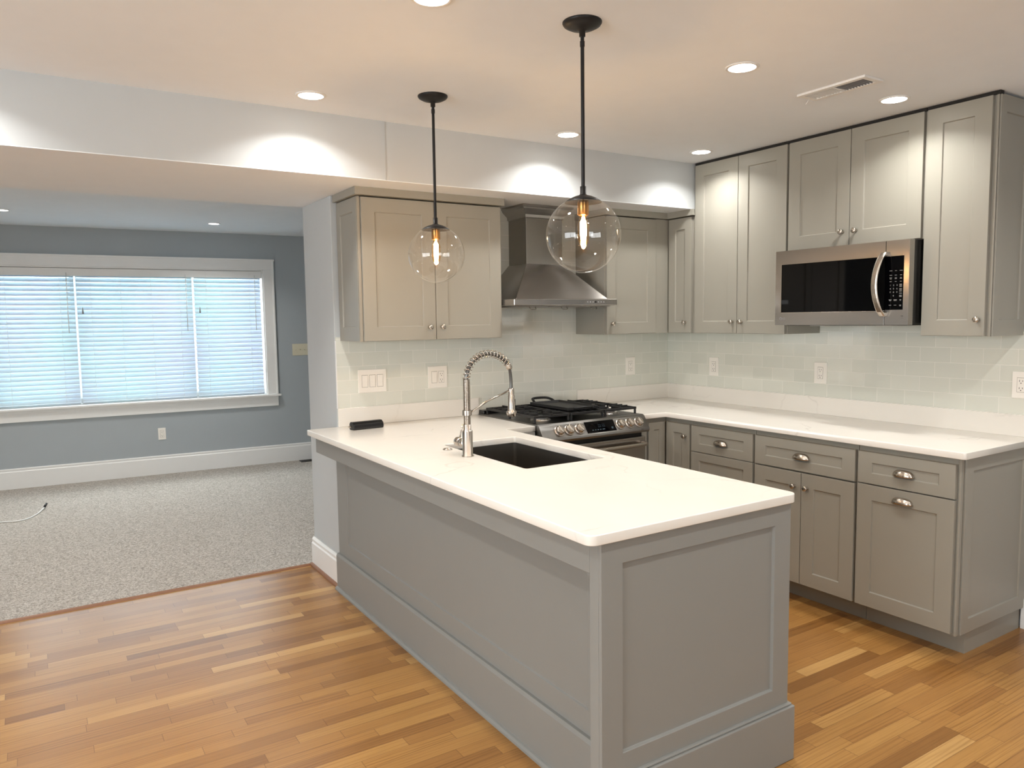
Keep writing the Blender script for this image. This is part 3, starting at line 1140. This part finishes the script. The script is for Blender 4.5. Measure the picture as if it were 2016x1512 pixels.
# open coil around the hose
tot = [0]
for a_, b_ in zip(arc, arc[1:]):
    tot.append(tot[-1] + (b_ - a_).length)
Ls = tot[-1]
coil = []
turns = 17
N = turns * 16
for k in range(N + 1):
    s = Ls * k / N * .96
    i = max(j for j in range(len(tot)) if tot[j] <= s + 1e-9)
    i = min(i, len(arc) - 2)
    f = (s - tot[i]) / max(tot[i + 1] - tot[i], 1e-6)
    p = arc[i].lerp(arc[i + 1], f)
    tn = (arc[i + 1] - arc[i]).normalized()
    n1 = Vector((0, 1, 0))
    n2 = tn.cross(n1)
    th = 2 * PI * turns * k / N
    coil.append(p + (n1 * math.cos(th) + n2 * math.sin(th)) * .0155)
obj('arch_spring', tube(coil, .0019, 6), 'nickel', t, smooth=True)
endp = arc[-1]
dirn = (arc[-1] - arc[-3]).normalized()
obj('hose_collar', lathe([(0, -.012), (.0135, -.012), (.0145, -.004), (.0125, 0), (.0145, .004), (.0135, .012), (.008, .016), (0, .016)], 20, at(endp, tuple(dirn)), closed=False), 'nickel', t, smooth=True)
SX = FX + .224
hz = catmull([tuple(endp + dirn * .012), (SX - .003, FY, 1.255), (SX, FY, 1.22), (SX, FY, 1.186)], 8)
obj('drop_hose', tube(hz, .007, 12), 'steel_dark', t, smooth=True)
sh = obj('spray_head', lathe([(0, 1.190), (.0125, 1.190), (.0135, 1.186), (.0135, 1.160), (.0150, 1.158), (.0158, 1.100), (.0165, 1.092), (.0225, 1.088), (.0225, 1.078), (.0195, 1.074), (.0185, 1.066), (0, 1.066)], 28, at((SX, FY, 0)), closed=False), 'nickel', t, smooth=True)
bm = bmesh.new()
box(bm, SX + .0125, SX + .0185, FY - .006, FY + .006, 1.108, 1.142)
obj('spray_button', bm, 'matte_black', sh, .002)
obj('support_arm', tube([(FX + .018, FY, ZC + .188), (FX + .10, FY, 1.141), (SX - .012, FY, 1.180)], .0042, 10), 'nickel', t, smooth=True)
obj('valve', lathe([(0, .015), (.0190, .015), (.0190, .052), (.0178, .053), (.0178, .056), (.0195, .057), (.0195, .090), (.0178, .094), (0, .0945)], 24, at((FX, FY, .965), (0, 1, 0)), closed=False), 'nickel', t, smooth=True)
obj('lever', tube([(FX, FY + .070, .980), (FX + .004, FY + .070, 1.0), (FX + .016, FY + .070, 1.04)], [.0042, .0036, .003], 10), 'nickel', t, smooth=True)
tb = obj('air_switch_button', lathe([(0, 0), (.0215, 0), (.0225, .002), (.019, .004), (.016, .0045), (.0155, .0065), (.006, .008), (0, .008)], 28, at((-2.341, -1.017, ZC)), closed=False), 'nickel', smooth=True, loc=(-2.341, -1.017, ZC))
tag(tb, 'small round nickel push button flush on the worktop by the faucet', 'push button')

# ---------------------------------------------------------------- peninsula
PX = -2.508      # recessed back face
PR = -2.618      # rail and post face
PY = -2.430      # end face
t = thing('peninsula_cabinet', 'blue-grey panelled peninsula base carrying the sink worktop', 'kitchen island', (-2.2, -1.2, 0))
bm = B((PX + .016, -1.83, PY + .025, -.62, .0, ZCU - .001), (PX + .016, -1.625, -.62, -.003, .0, ZCU - .001))
# open the carcass under the bowl so that nothing meets it
bm.free()
bm = B((PX + .016, sx0 - .05, PY + .025, -.003, 0, ZCU - .001), (sx1 + .05, -1.83, PY + .025, -.655, TK, ZCU - .001), (sx0 - .05, sx1 + .05, PY + .025, sy0 - .05, 0, ZCU - .001),
       (sx0 - .05, sx1 + .05, sy1 + .05, -.003, 0, ZCU - .001), (sx0 - .05, sx1 + .05, sy0 - .05, sy1 + .05, 0, .60), (sx1 + .05, -1.618, -.655, -.003, 0, ZCU - .001))
obj('carcass', bm, 'island', t)
obj('back_panel', shaker(.003, 2.391, .19, ZCU - .002, -.016, .0, TP(PX), fr=.150, fz=.095, rec=.006), 'island', t, .0015)
obj('plinth', prism([(-.016, 0), (.018, 0), (.018, .192), (.012, .205), (-.016, .205)], .003, 2.391, TP(PX)), 'island', t, .001)
obj('shoe_moulding', prism([(.018, 0), (.032, 0), (.031, .008), (.025, .016), (.018, .018)], .003, 2.391, TP(PX)), 'island', t)
obj('top_rail', B((PR, PR + .022, PY + .0387, 0, .784, ZCU - .001)), 'island', t, .0015)
bm = bmesh.new()
box(bm, PR, -1.816, PY, PY + .0385, 0, ZCU - .001)
obj('end_board', bm, 'island', t, .0015)
obj('end_panel', shaker(PR, -1.816, .19, ZCU - .001, -.0, .012, TE(PY), fr=.078, fz=.068, rec=.010), 'island', t, .0015)
bm = B((PR - .014, -1.800, PY - .030, PY - .0005, 0, .188), (PR - .014, PR, PY - .0005, PY + .038, 0, .188))
box(bm, PR - .008, -1.806, PY - .022, PY - .0005, .188, .196)
obj('end_plinth', bm, 'island', t, .003)
# corner blocks easing rail into post
bm = bmesh.new()
c = Vector((0, PY + .0385, .784))
pts = [c]
for k in range(7):
    th = k / 6 * PI / 2
    pts.append(Vector((0, PY + .0385 + .016 * (1 - math.sin(th)), .784 - .016 * (1 - math.cos(th)))))
va = [bm.verts.new((PR, p.y, p.z)) for p in pts]
vb = [bm.verts.new((PR + .022, p.y, p.z)) for p in pts]
for i in range(len(pts)):
    j = (i + 1) % len(pts)
    bm.faces.new((va[i], va[j], vb[j], vb[i]))
bm.faces.new(va)
bm.faces.new(vb)
obj('corner_fillet', bm, 'island', t)
for u0, u1 in ((.70, 1.24), (1.245, 1.79), (1.80, 2.38)):
    door(lambda p: Vector((-1.83 + p[1], -p[0], p[2])), u0, u1, TK + .006, .853, .001, .0205, t)

# ---------------------------------------------------------------- range
RX0, RX1 = -1.606, -.848
t = thing('gas_range', 'stainless slide-in gas stove with six knobs and black grates', 'stove', (-1.227, -.33, 0))
obj('range_body', B((RX0, RX1, -.655, -.028, .06, .905)), 'black', t, .002)
obj('cooktop', B((RX0 - .003, RX1 + .003, -.660, -.026, .9065, .9195)), 'steel_dark', t, .003)
obj('rear_vent_trim', B((RX0 - .001, RX1 + .001, -.085, -.027, .920, .942)), 'black', t, .004)
cp = obj('control_panel', prism([(.650, .918), (.664, .9195), (.676, .912), (.722, .845), (.724, .832), (.714, .820), (.650, .812)], RX0 - .002, RX1 + .002, TB), 'steel_panel', t, .002)
nrm = Vector((0, -(.912 - .845), .722 - .676)).normalized()
nrm = Vector((0, -.067, .046)).normalized()
slope = Vector((0, -.046, -.067)).normalized()   # down the slanted face
mid = Vector((0, -.699, .8785))


def on_panel(x, d, out=0.0):
    """d: metres down the slanted face from its centre line"""
    return Vector((x, mid.y, mid.z)) + slope * d + nrm * out


for k, x in enumerate((-1.492, -1.424, -1.354, -1.058, -.987, -.919)):
    kb = obj('knob', lathe([(0, 0), (.031, 0), (.032, .003), (.031, .007), (.027, .009), (.0255, .010), (.0245, .022), (.0225, .025), (0, .0255)], 32, at(on_panel(x, .002, .0003), tuple(nrm)), closed=False), 'nickel', cp, smooth=False)
    for f in kb.data.polygons:
        f.use_smooth = True
    md_ = kb.modifiers.new('s', 'EDGE_SPLIT')
    md_.split_angle = math.radians(35)
    bm = bmesh.new()
    ax = Vector((1, 0, 0))
    grip = (slope * .92 + ax * .39).normalized()
    sd = nrm.cross(grip)
    c = on_panel(x, .002, .0253)
    vs = []
    for h in (0, .010):
        for a_, b_ in ((-1, -1), (1, -1), (1, 1), (-1, 1)):
            vs.append(bm.verts.new(c + grip * a_ * (.0240 - h * .2) + sd * b_ * (.0055 - h * .12) + nrm * (h - .001)))
    for q in ((0, 3, 2, 1), (4, 5, 6, 7), (0, 1, 5, 4), (1, 2, 6, 5), (2, 3, 7, 6), (3, 0, 4, 7)):
        bm.faces.new([vs[i] for i in q])
    obj('grip', bm, 'nickel', kb, .0015)
bm = bmesh.new()
vs = []
for o_ in (.0003, .0022):
    for x, d in ((-1.305, .034), (-1.095, .034), (-1.095, -.036), (-1.305, -.036)):
        vs.append(bm.verts.new(on_panel(x, d, o_)))
for q in ((0, 3, 2, 1), (4, 5, 6, 7), (0, 1, 5, 4), (1, 2, 6, 5), (2, 3, 7, 6), (3, 0, 4, 7)):
    bm.faces.new([vs[i] for i in q])
dsp = obj('display', bm, 'black_glass', cp)


def panel_mat(x, d, out):
    p = on_panel(x, d, out)
    up = -slope
    return Matrix(((1, 0, 0, p.x), (0, up.y, nrm.y, p.y), (0, up.z, nrm.z, p.z), (0, 0, 0, 1)))


bm = bmesh.new()
for x, d, w_ in ((-1.262, .018, .010), (-1.243, .018, .008), (-1.225, .018, .010), (-1.207, .018, .010), (-1.185, .018, .018), (-1.12, .012, .012), (-1.12, .018, .012)):
    P = [on_panel(x - w_ / 2, d + .002, .0025), on_panel(x + w_ / 2, d + .002, .0025), on_panel(x + w_ / 2, d - .002, .0025), on_panel(x - w_ / 2, d - .002, .0025)]
    bm.faces.new([bm.verts.new(p) for p in P])
me_t = text('12:5', .016, panel_mat(-1.19, -.006, .0024), None, None)
me_t.free()
for x in (-1.212, -1.200, -1.184, -1.172):
    for d in (-.012, -.004, .003):
        P = [on_panel(x - .004, d + .0006, .0025), on_panel(x + .004, d + .0006, .0025), on_panel(x + .004, d - .0006, .0025), on_panel(x - .004, d - .0006, .0025)]
        bm.faces.new([bm.verts.new(p) for p in P])
obj('display_marks', bm, 'display_glow', dsp)
obj('maker_mark', text('LG', .013, TR((0, 0, 0)) and Matrix(((1, 0, 0, -.905), (0, 0, -1, -.7243), (0, 1, 0, .8385), (0, 0, 0, 1))), None, None), 'ink_dark', cp)
od = obj('oven_door', B((RX0 + .002, RX1 - .002, -.690, -.656, .225, .790)), 'steel', t, .004)
obj('oven_window', B((RX0 + .09, RX1 - .09, -.693, -.6895, .30, .665)), 'black_glass', od)
hb = catmull([(RX0 + .03, -.692, .752), (RX0 + .035, -.728, .752), (RX0 + .10, -.738, .752), (-1.227, -.744, .752), (RX1 - .10, -.738, .752), (RX1 - .035, -.728, .752), (RX1 - .03, -.692, .752)], 8)
obj('handle', tube(hb, .012, 14), 'nickel', od, smooth=True)
obj('storage_drawer', B((RX0 + .002, RX1 - .002, -.688, -.656, .075, .218)), 'steel', t, .004)
obj('foot_rail', B((RX0 + .02, RX1 - .02, -.62, -.1, 0, .06)), 'dark_gap', t)
# burners
for bx, by, br in ((-1.475, -.50, .048), (-1.475, -.215, .036), (-1.227, -.36, .042), (-.978, -.50, .052), (-.978, -.215, .036)):
    b0 = obj('burner', lathe([(0, 0), (br + .012, 0), (br + .010, .004), (br, .006), (br - .002, .016), (0, .016)], 28, at((bx, by, .9196)), closed=False), 'steel', t, smooth=False)
    obj('burner_cap', lathe([(0, 0), (br - .006, 0), (br - .004, .004), (br - .010, .008), (0, .009)], 28, at((bx, by, .9358)), closed=False), 'cast_iron', b0)
# grates
gz0, gz1 = .946, .960
for kk, (gx0, gx1) in enumerate(((-1.597, -1.355), (-1.348, -1.106), (-1.099, -.857))):
    bm = bmesh.new()
    gy0, gy1 = -.618, -.098
    bw = .011
    for x in (gx0, gx1 - bw):
        box(bm, x, x + bw, gy0, gy1, gz0, gz1)
    for y in (gy0, gy1 - bw, (gy0 + gy1) / 2 - bw / 2):
        box(bm, gx0 + bw, gx1 - bw, y, y + bw, gz0, gz1)
    cx = (gx0 + gx1) / 2
    if kk != 1:
        for cy in (-.50, -.215):
            for dx in (-1, 1):
                a_, b_ = sorted((cx + dx * .028, (gx1 - bw) if dx > 0 else (gx0 + bw)))
                for oy in (-.046, 0, .046):
                    box(bm, a_ + (.0 if oy == 0 else .02 * (dx > 0)), b_ - (.0 if oy == 0 else .02 * (dx < 0)), cy + oy - .0045, cy + oy + .0045, gz0 + .002, gz1 + .006)
            for dy in (-1, 1):
                a_, b_ = sorted((cy + dy * .030, cy + dy * .122))
                box(bm, cx - .0045, cx + .0045, a_, b_, gz0 + .002, gz1 + .006)
    else:
        for x in (cx - .055, cx, cx + .055):
            box(bm, x - .0045, x + .0045, gy0 + bw, gy1 - bw, gz0 + .002, gz1)
    for x in (gx0 + .001, gx1 - bw - .001):
        for y in (gy0 + .001, gy1 - bw - .001, (gy0 + gy1) / 2 - bw / 2):
            box(bm, x, x + bw, y, y + bw, .9197, gz0)
    obj('grate', bm, 'cast_iron', t, .002)
# griddle plate lying on the middle grate
gt = thing('griddle_plate', 'black cast-iron griddle plate with a loop handle on the middle stove grate', 'griddle', (-1.227, -.36, .9605))
bm = bmesh.new()
x0, x1, y0, y1 = -1.338, -1.116, -.575, -.190
gr = [[bm.verts.new(p) for p in ((x0 + i, y0 + i, z), (x1 - i, y0 + i, z), (x1 - i, y1 - i, z), (x0 + i, y1 - i, z))] for i, z in ((.010, .9607), (0, .968), (0, .984), (.008, .984), (.014, .972))]
for A_, C_ in zip(gr, gr[1:]):
    for i in range(4):
        j = (i + 1) % 4
        bm.faces.new((A_[i], A_[j], C_[j], C_[i]))
bm.faces.new(gr[0])
bm.faces.new(gr[-1])
obj('plate', bm, 'cast_iron', gt, .002)
hd = catmull([(-1.30, -.192, .976), (-1.295, -.165, .988), (-1.278, -.132, .996), (-1.227, -.124, .998), (-1.176, -.132, .996), (-1.159, -.165, .988), (-1.154, -.192, .976)], 6)
obj('handle', tube(hd, .0075, 10), 'cast_iron', gt, smooth=True)
hd = catmull([(-1.29, -.573, .976), (-1.285, -.59, .981), (-1.27, -.605, .984), (-1.227, -.61, .985), (-1.184, -.605, .984), (-1.169, -.59, .981), (-1.164, -.573, .976)], 6)
obj('handle', tube(hd, .006, 10), 'cast_iron', gt, smooth=True)

# ---------------------------------------------------------------- pendants
def pendant(x, y, zc, label):
    t = thing('pendant_light', label, 'pendant light', (x, y, ZK), 'clear globe pendants over the peninsula')
    R = .1245
    top = zc + R
    T = at((x, y, 0))
    obj('ceiling_canopy', lathe([(0, ZK), (.064, ZK), (.064, ZK - .004), (.060, ZK - .010), (.045, ZK - .018), (.020, ZK - .025), (.010, ZK - .028), (.010, ZK - .045), (0, ZK - .045)], 36, T, closed=False), 'matte_black', t, smooth=True)
    obj('rod', lathe([(0, ZK - .044), (.0062, ZK - .044), (.0062, (ZK + top) / 2 + .22), (.0078, (ZK + top) / 2 + .218), (.0078, (ZK + top) / 2 + .202), (.0062, (ZK + top) / 2 + .2), (.0062, top + .03), (0, top + .03)], 16, T, closed=False), 'matte_black', t)
    obj('cap', lathe([(0, top + .034), (.0100, top + .034), (.0100, top + .010), (.013, top + .006), (.030, top + .001), (.046, top - .006), (.062, top - .0165), (.061, top - .019), (.030, top - .012), (0, top - .011)], 36, T, closed=False), 'matte_black', t, smooth=True)
    prof = []
    for k in range(33):
        a_ = math.radians(29) + (PI - math.radians(29)) * k / 32
        prof.append((R * math.sin(a_) if k < 32 else 0, zc + R * math.cos(a_)))
    g = obj('glass_globe', lathe(prof, 56, T, closed=False), 'globe', t, smooth=True)
    so = obj('socket', lathe([(0, top - .012), (.017, top - .012), (.0185, top - .02), (.0185, top - .058), (.016, top - .060), (0, top - .060)], 24, T, closed=False), 'brass', t, smooth=True)
    zb0 = top - .061
    bulb = obj('light_bulb', lathe([(0, zb0 + .002), (.010, zb0), (.0135, zb0 - .010), (.0195, zb0 - .030), (.0195, zb0 - .074), (.015, zb0 - .090), (.006, zb0 - .099), (0, zb0 - .101)], 28, T, closed=False), 'bulb_glass', t, smooth=True)
    obj('filament', lathe([(0, zb0 - .008), (.004, zb0 - .010), (.0100, zb0 - .020), (.0105, zb0 - .062), (.0080, zb0 - .078), (.003, zb0 - .088), (0, zb0 - .089)], 20, T, closed=False), 'filament', bulb, smooth=True)
    return t


pendant(-2.384, -1.033, 1.777, 'black rod pendant with clear glass globe hanging over the faucet')
pendant(-2.328, -2.000, 1.768, 'black rod pendant with clear glass globe over the open end of the peninsula')


# ---------------------------------------------------------------- recessed lights
def downlight(x, y, z, r, watts, col, lens, label, grp, spread=132):
    t = thing('recessed_light', label, 'ceiling light', (x, y, z), grp)
    T = at((x, y, z - .0005))
    obj('trim_ring', lathe([(r - .012, 0), (r, 0), (r, -.002), (r - .004, -.004), (r - .012, -.0045), (r - .012, 0)], 36, T, closed=False), 'trim', t, smooth=True)
    obj('lens', lathe([(0, -.001), (r - .012, -.001), (r - .012, -.0035), (0, -.0038)], 36, T, closed=False), lens, t)
    ld = bpy.data.lights.new('downlight_lamp', 'AREA')
    ld.shape = 'DISK'
    ld.size = (r - .014) * 2
    ld.energy = watts
    ld.color = col
    ld.spread = math.radians(spread)
    lo = bpy.data.objects.new('downlight_lamp', ld)
    COL.objects.link(lo)
    lo.parent = t
    lo.location = (0, 0, -.006)
    return t


gk = 'recessed lights in the kitchen ceiling'
for x, y, lab in ((-2.836, -.790, 'round recessed ceiling light in front of the beam, above the wall opening'),
                  (-1.522, -1.962, 'round recessed ceiling light nearest the air vent on its open side'),
                  (-.578, -2.010, 'round recessed ceiling light close over the microwave cabinets'),
                  (-1.470, -.774, 'round recessed ceiling light near the beam, in front of the range hood'),
                  (-.540, -.820, 'round recessed ceiling light over the tall corner wall cabinet'),
                  (-2.832, -1.922, 'round recessed ceiling light cut by the top edge of the photo')):
    downlight(x, y, ZK, .064, CAN_W, CAN_COL, 'lens', lab, gk)
for x, y in ((-2.83, -3.2), (-1.5, -3.2), (-.58, -3.2), (-4.15, -1.92), (-4.15, -.79), (-4.15, -3.2), (-5.6, -2.4), (-2.83, -4.6), (-4.6, -4.8)):  # out of view: one by the beam inferred, others added for brightness
    downlight(x, y, ZK, .064, CAN_W, CAN_COL, 'lens', 'unseen round recessed ceiling light added around the kitchen', gk)
gl_ = 'recessed lights in the living room ceiling'
downlight(-2.436, 3.288, ZL, .056, LCAN_W, LCAN_COL, 'lens_liv', 'round recessed light in the living room ceiling above the blinds', gl_)
downlight(-4.030, 3.132, ZL, .056, LCAN_W, LCAN_COL, 'lens_liv', 'round recessed light in the living room ceiling cut by the photo edge', gl_)
for x, y in ((-5.6, 3.0), (-2.44, 1.5), (-4.03, 1.5), (-5.6, 1.4)):  # extra lights out of view, added to brighten the living room
    downlight(x, y, ZL, .056, LCAN_W, LCAN_COL, 'lens_liv', 'unseen round recessed light added to the living room ceiling', gl_)

# ---------------------------------------------------------------- ceiling air vent
t = thing('ceiling_vent', 'white rectangular air vent register in the kitchen ceiling', 'air vent', (-.958, -1.995, ZK))
vx0, vx1, vy0, vy1 = -1.022, -.893, -2.152, -1.834
zf = ZK - .010
obj('frame', B((vx0, vx0 + .022, vy0, vy1, zf, ZK - .0005), (vx1 - .022, vx1, vy0, vy1, zf, ZK - .0005), (vx0 + .022, vx1 - .022, vy0, vy0 + .022, zf, ZK - .0005),
             (vx0 + .022, vx1 - .022, vy1 - .022, vy1, zf, ZK - .0005), (vx0 + .022, vx1 - .022, -1.998, -1.990, zf, ZK - .0005)), 'trim', t, .001)
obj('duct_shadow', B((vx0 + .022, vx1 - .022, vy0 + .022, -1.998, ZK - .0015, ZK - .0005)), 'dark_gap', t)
obj('damper', B((vx0 + .022, vx1 - .022, -1.990, vy1 - .022, ZK - .0025, ZK - .0005)), 'trim', t)
for k in range(9):
    y = vy0 + .034 + k * .0135
    bm = B((vx0 + .022, vx1 - .022, y, y + .0022, zf, ZK - .001))
    obj('louver', bm, 'ink', t)
for k in range(9):
    y = -1.982 + k * .0135
    obj('louver', B((vx0 + .022, vx1 - .022, y, y + .0022, zf, ZK - .001)), 'trim', t)
obj('lever', tube([(-.955, vy1 - .012, zf), (-.957, vy1 - .008, zf - .012), (-.965, vy1 - .004, zf - .024)], .0015, 6), 'trim', t, smooth=True)


# ---------------------------------------------------------------- switches and outlets
def plate(t, T, u0, u1, z0, z1, w, mat='white_plastic'):
    return obj('cover_plate', B((u0, u1, w, w + .005, z0, z1), T=T), mat, t, .002)


def duplex(t, T, uc, zc, w, mat='white_plastic', deco=True):
    obj('receptacle_gap_shade', B((uc - .0178, uc + .0178, w + .0049, w + .0055, zc - .0345, zc + .0345), T=T), 'gap_shade', t)
    f = obj('receptacle', B((uc - .0165, uc + .0165, w + .0051, w + .0065, zc - .033, zc + .033), T=T), mat, t, .0006)
    b = []
    for dz in (.017, -.017):
        for du, h in ((-.0065, .0045), (.0065, .0036)):
            b.append((uc + du - .0011, uc + du + .0011, w + .0066, w + .0069, zc + dz + .002 - h, zc + dz + .002 + h))
        b.append((uc - .0022, uc + .0022, w + .0066, w + .0069, zc + dz - .0105, zc + dz - .0065))
    obj('slot', B(*b, T=T), 'slot', f)
    return f


def rocker(t, T, uc, zc, w):
    obj('switch_gap_shade', B((uc - .0182, uc + .0182, w + .0049, w + .0055, zc - .0348, zc + .0348), T=T), 'gap_shade', t)
    return obj('rocker_switch', prism([(w + .0051, zc - .033), (w + .0075, zc - .033), (w + .0062, zc), (w + .0095, zc + .033), (w + .0051, zc + .033)], uc - .0165, uc + .0165, T), 'white_plastic', t, .0008)


t = thing('light_switch', 'white triple rocker switch plate on the tiles above the black box', 'light switch', (-2.285, -.0095, 1.09))
plate(t, TB, -2.370, -2.202, 1.092, 1.222, .0095)
for k in range(3):
    rocker(t, TB, -2.331 + k * .0455, 1.157, .0095)
t = thing('switch_outlet_plate', 'white plate with one rocker switch and an outlet, on the tiles behind the faucet', 'wall outlet', (-1.875, -.0095, 1.09))
plate(t, TB, -1.938, -1.812, 1.092, 1.222, .0095)
rocker(t, TB, -1.898, 1.157, .0095)
duplex(t, TB, -1.852, 1.157, .0095)
go = 'white outlets on the tile'
for T, u0, u1, lab, b in ((TB, -.413, -.329, 'white outlet on the tiles between the stove and the corner', (-.371, -.0095, 1.09)),
                          (TR, .408, .490, 'white outlet on the tiles just past the corner, under the tall wall cabinet', (-.0095, -.449, 1.09)),
                          (TR, 1.225, 1.309, 'white outlet on the tiles under the left end of the microwave', (-.0095, -1.267, 1.09)),
                          (TR, 2.290, 2.414, 'white double outlet on the tiles cut by the right photo edge', (-.0095, -2.352, 1.09))):
    t = thing('wall_outlet', lab, 'wall outlet', b, go)
    plate(t, T, u0, u1, 1.092, 1.216, .0095)
    if u1 - u0 > .1:
        duplex(t, T, (u0 + u1) / 2 - .023, 1.154, .0095)
        duplex(t, T, (u0 + u1) / 2 + .023, 1.154, .0095)
    else:
        duplex(t, T, (u0 + u1) / 2, 1.154, .0095)
t = thing('wall_outlet', 'small white outlet low on the living room wall under the window', 'wall outlet', TL((1.285, 0, .35)))
plate(t, TL, 1.25, 1.32, .352, .468, .0002)
duplex(t, TL, 1.285, .410, .0002)
t = thing('light_switch', 'ivory toggle switch plate on the living room wall beside the window', 'light switch', TL((2.67, 0, 1.13)))
plate(t, TL, 2.583, 2.747, 1.136, 1.260, .0002, 'ivory_plastic')
for k in range(3):
    s = 2.619 + k * .046
    obj('toggle', prism([(.005, 1.192), (.016, 1.201), (.014, 1.207), (.005, 1.204)], s - .004, s + .004, TL), 'ivory_plastic', t)

# ---------------------------------------------------------------- loose things
t = thing('black_box', 'small glossy black bar-shaped device lying on the worktop by the wall end', 'device', (-2.39, -.165, ZC))
c0 = Vector((-2.385, -.160, 0))
rz = Matrix.Rotation(math.radians(4), 3, 'Z')
Td = lambda p: c0 + rz @ Vector((p[0], -p[1], p[2]))
obj('casing', prism([(-.030, ZC + .0005), (-.030, ZC + .030), (-.018, ZC + .042), (.008, ZC + .042), (.026, ZC + .030), (.030, ZC + .012), (.024, ZC + .0005)], -.088, .088, Td), 'black', t, .003)
obj('seam', prism([(.0262, ZC + .0295), (.0275, ZC + .0295), (.0275, ZC + .0315), (.0245, ZC + .0315)], -.080, .086, Td), 'slot', t)
obj('plug', tube([Td((-.088, .0, ZC + .018)), Td((-.104, .0, ZC + .018))], .0055, 12), 'nickel', t)

cp_ = catmull([(-4.9, 2.70, .016), (-4.55, 2.80, .016), (-4.174, 2.796, .014), (-4.077, 2.760, .014), (-3.996, 2.800, .014), (-3.928, 2.948, .014), (-3.885, 3.10, .022)], 8)
t = thing('tv_cable', 'thin white coaxial cable with a black tip lying on the carpet', 'cable', (-4.1, 2.8, .009))
obj('cord', tube(cp_, .005, 8), 'cable', t, smooth=True)
obj('connector', tube([(-3.885, 3.10, .022), (-3.875, 3.135, .032), (-3.866, 3.16, .040)], [.008, .009, .008], 10), 'matte_black', t, smooth=True)

t = thing('floor_vent', 'dark metal floor register at the foot of the living room wall', 'air vent', TL((2.62, .06, .009)))
obj('frame', B((2.60, 2.90, .035, .145, .0092, .014), T=TL), 'matte_black', t, .001)
obj('louver_grid', B(*[(2.615 + k * .018, 2.622 + k * .018, .045, .135, .014, .016) for k in range(15)], T=TL), 'slot', t)

for o in bpy.data.objects:
    if '_base' in o:
        del o['_base']
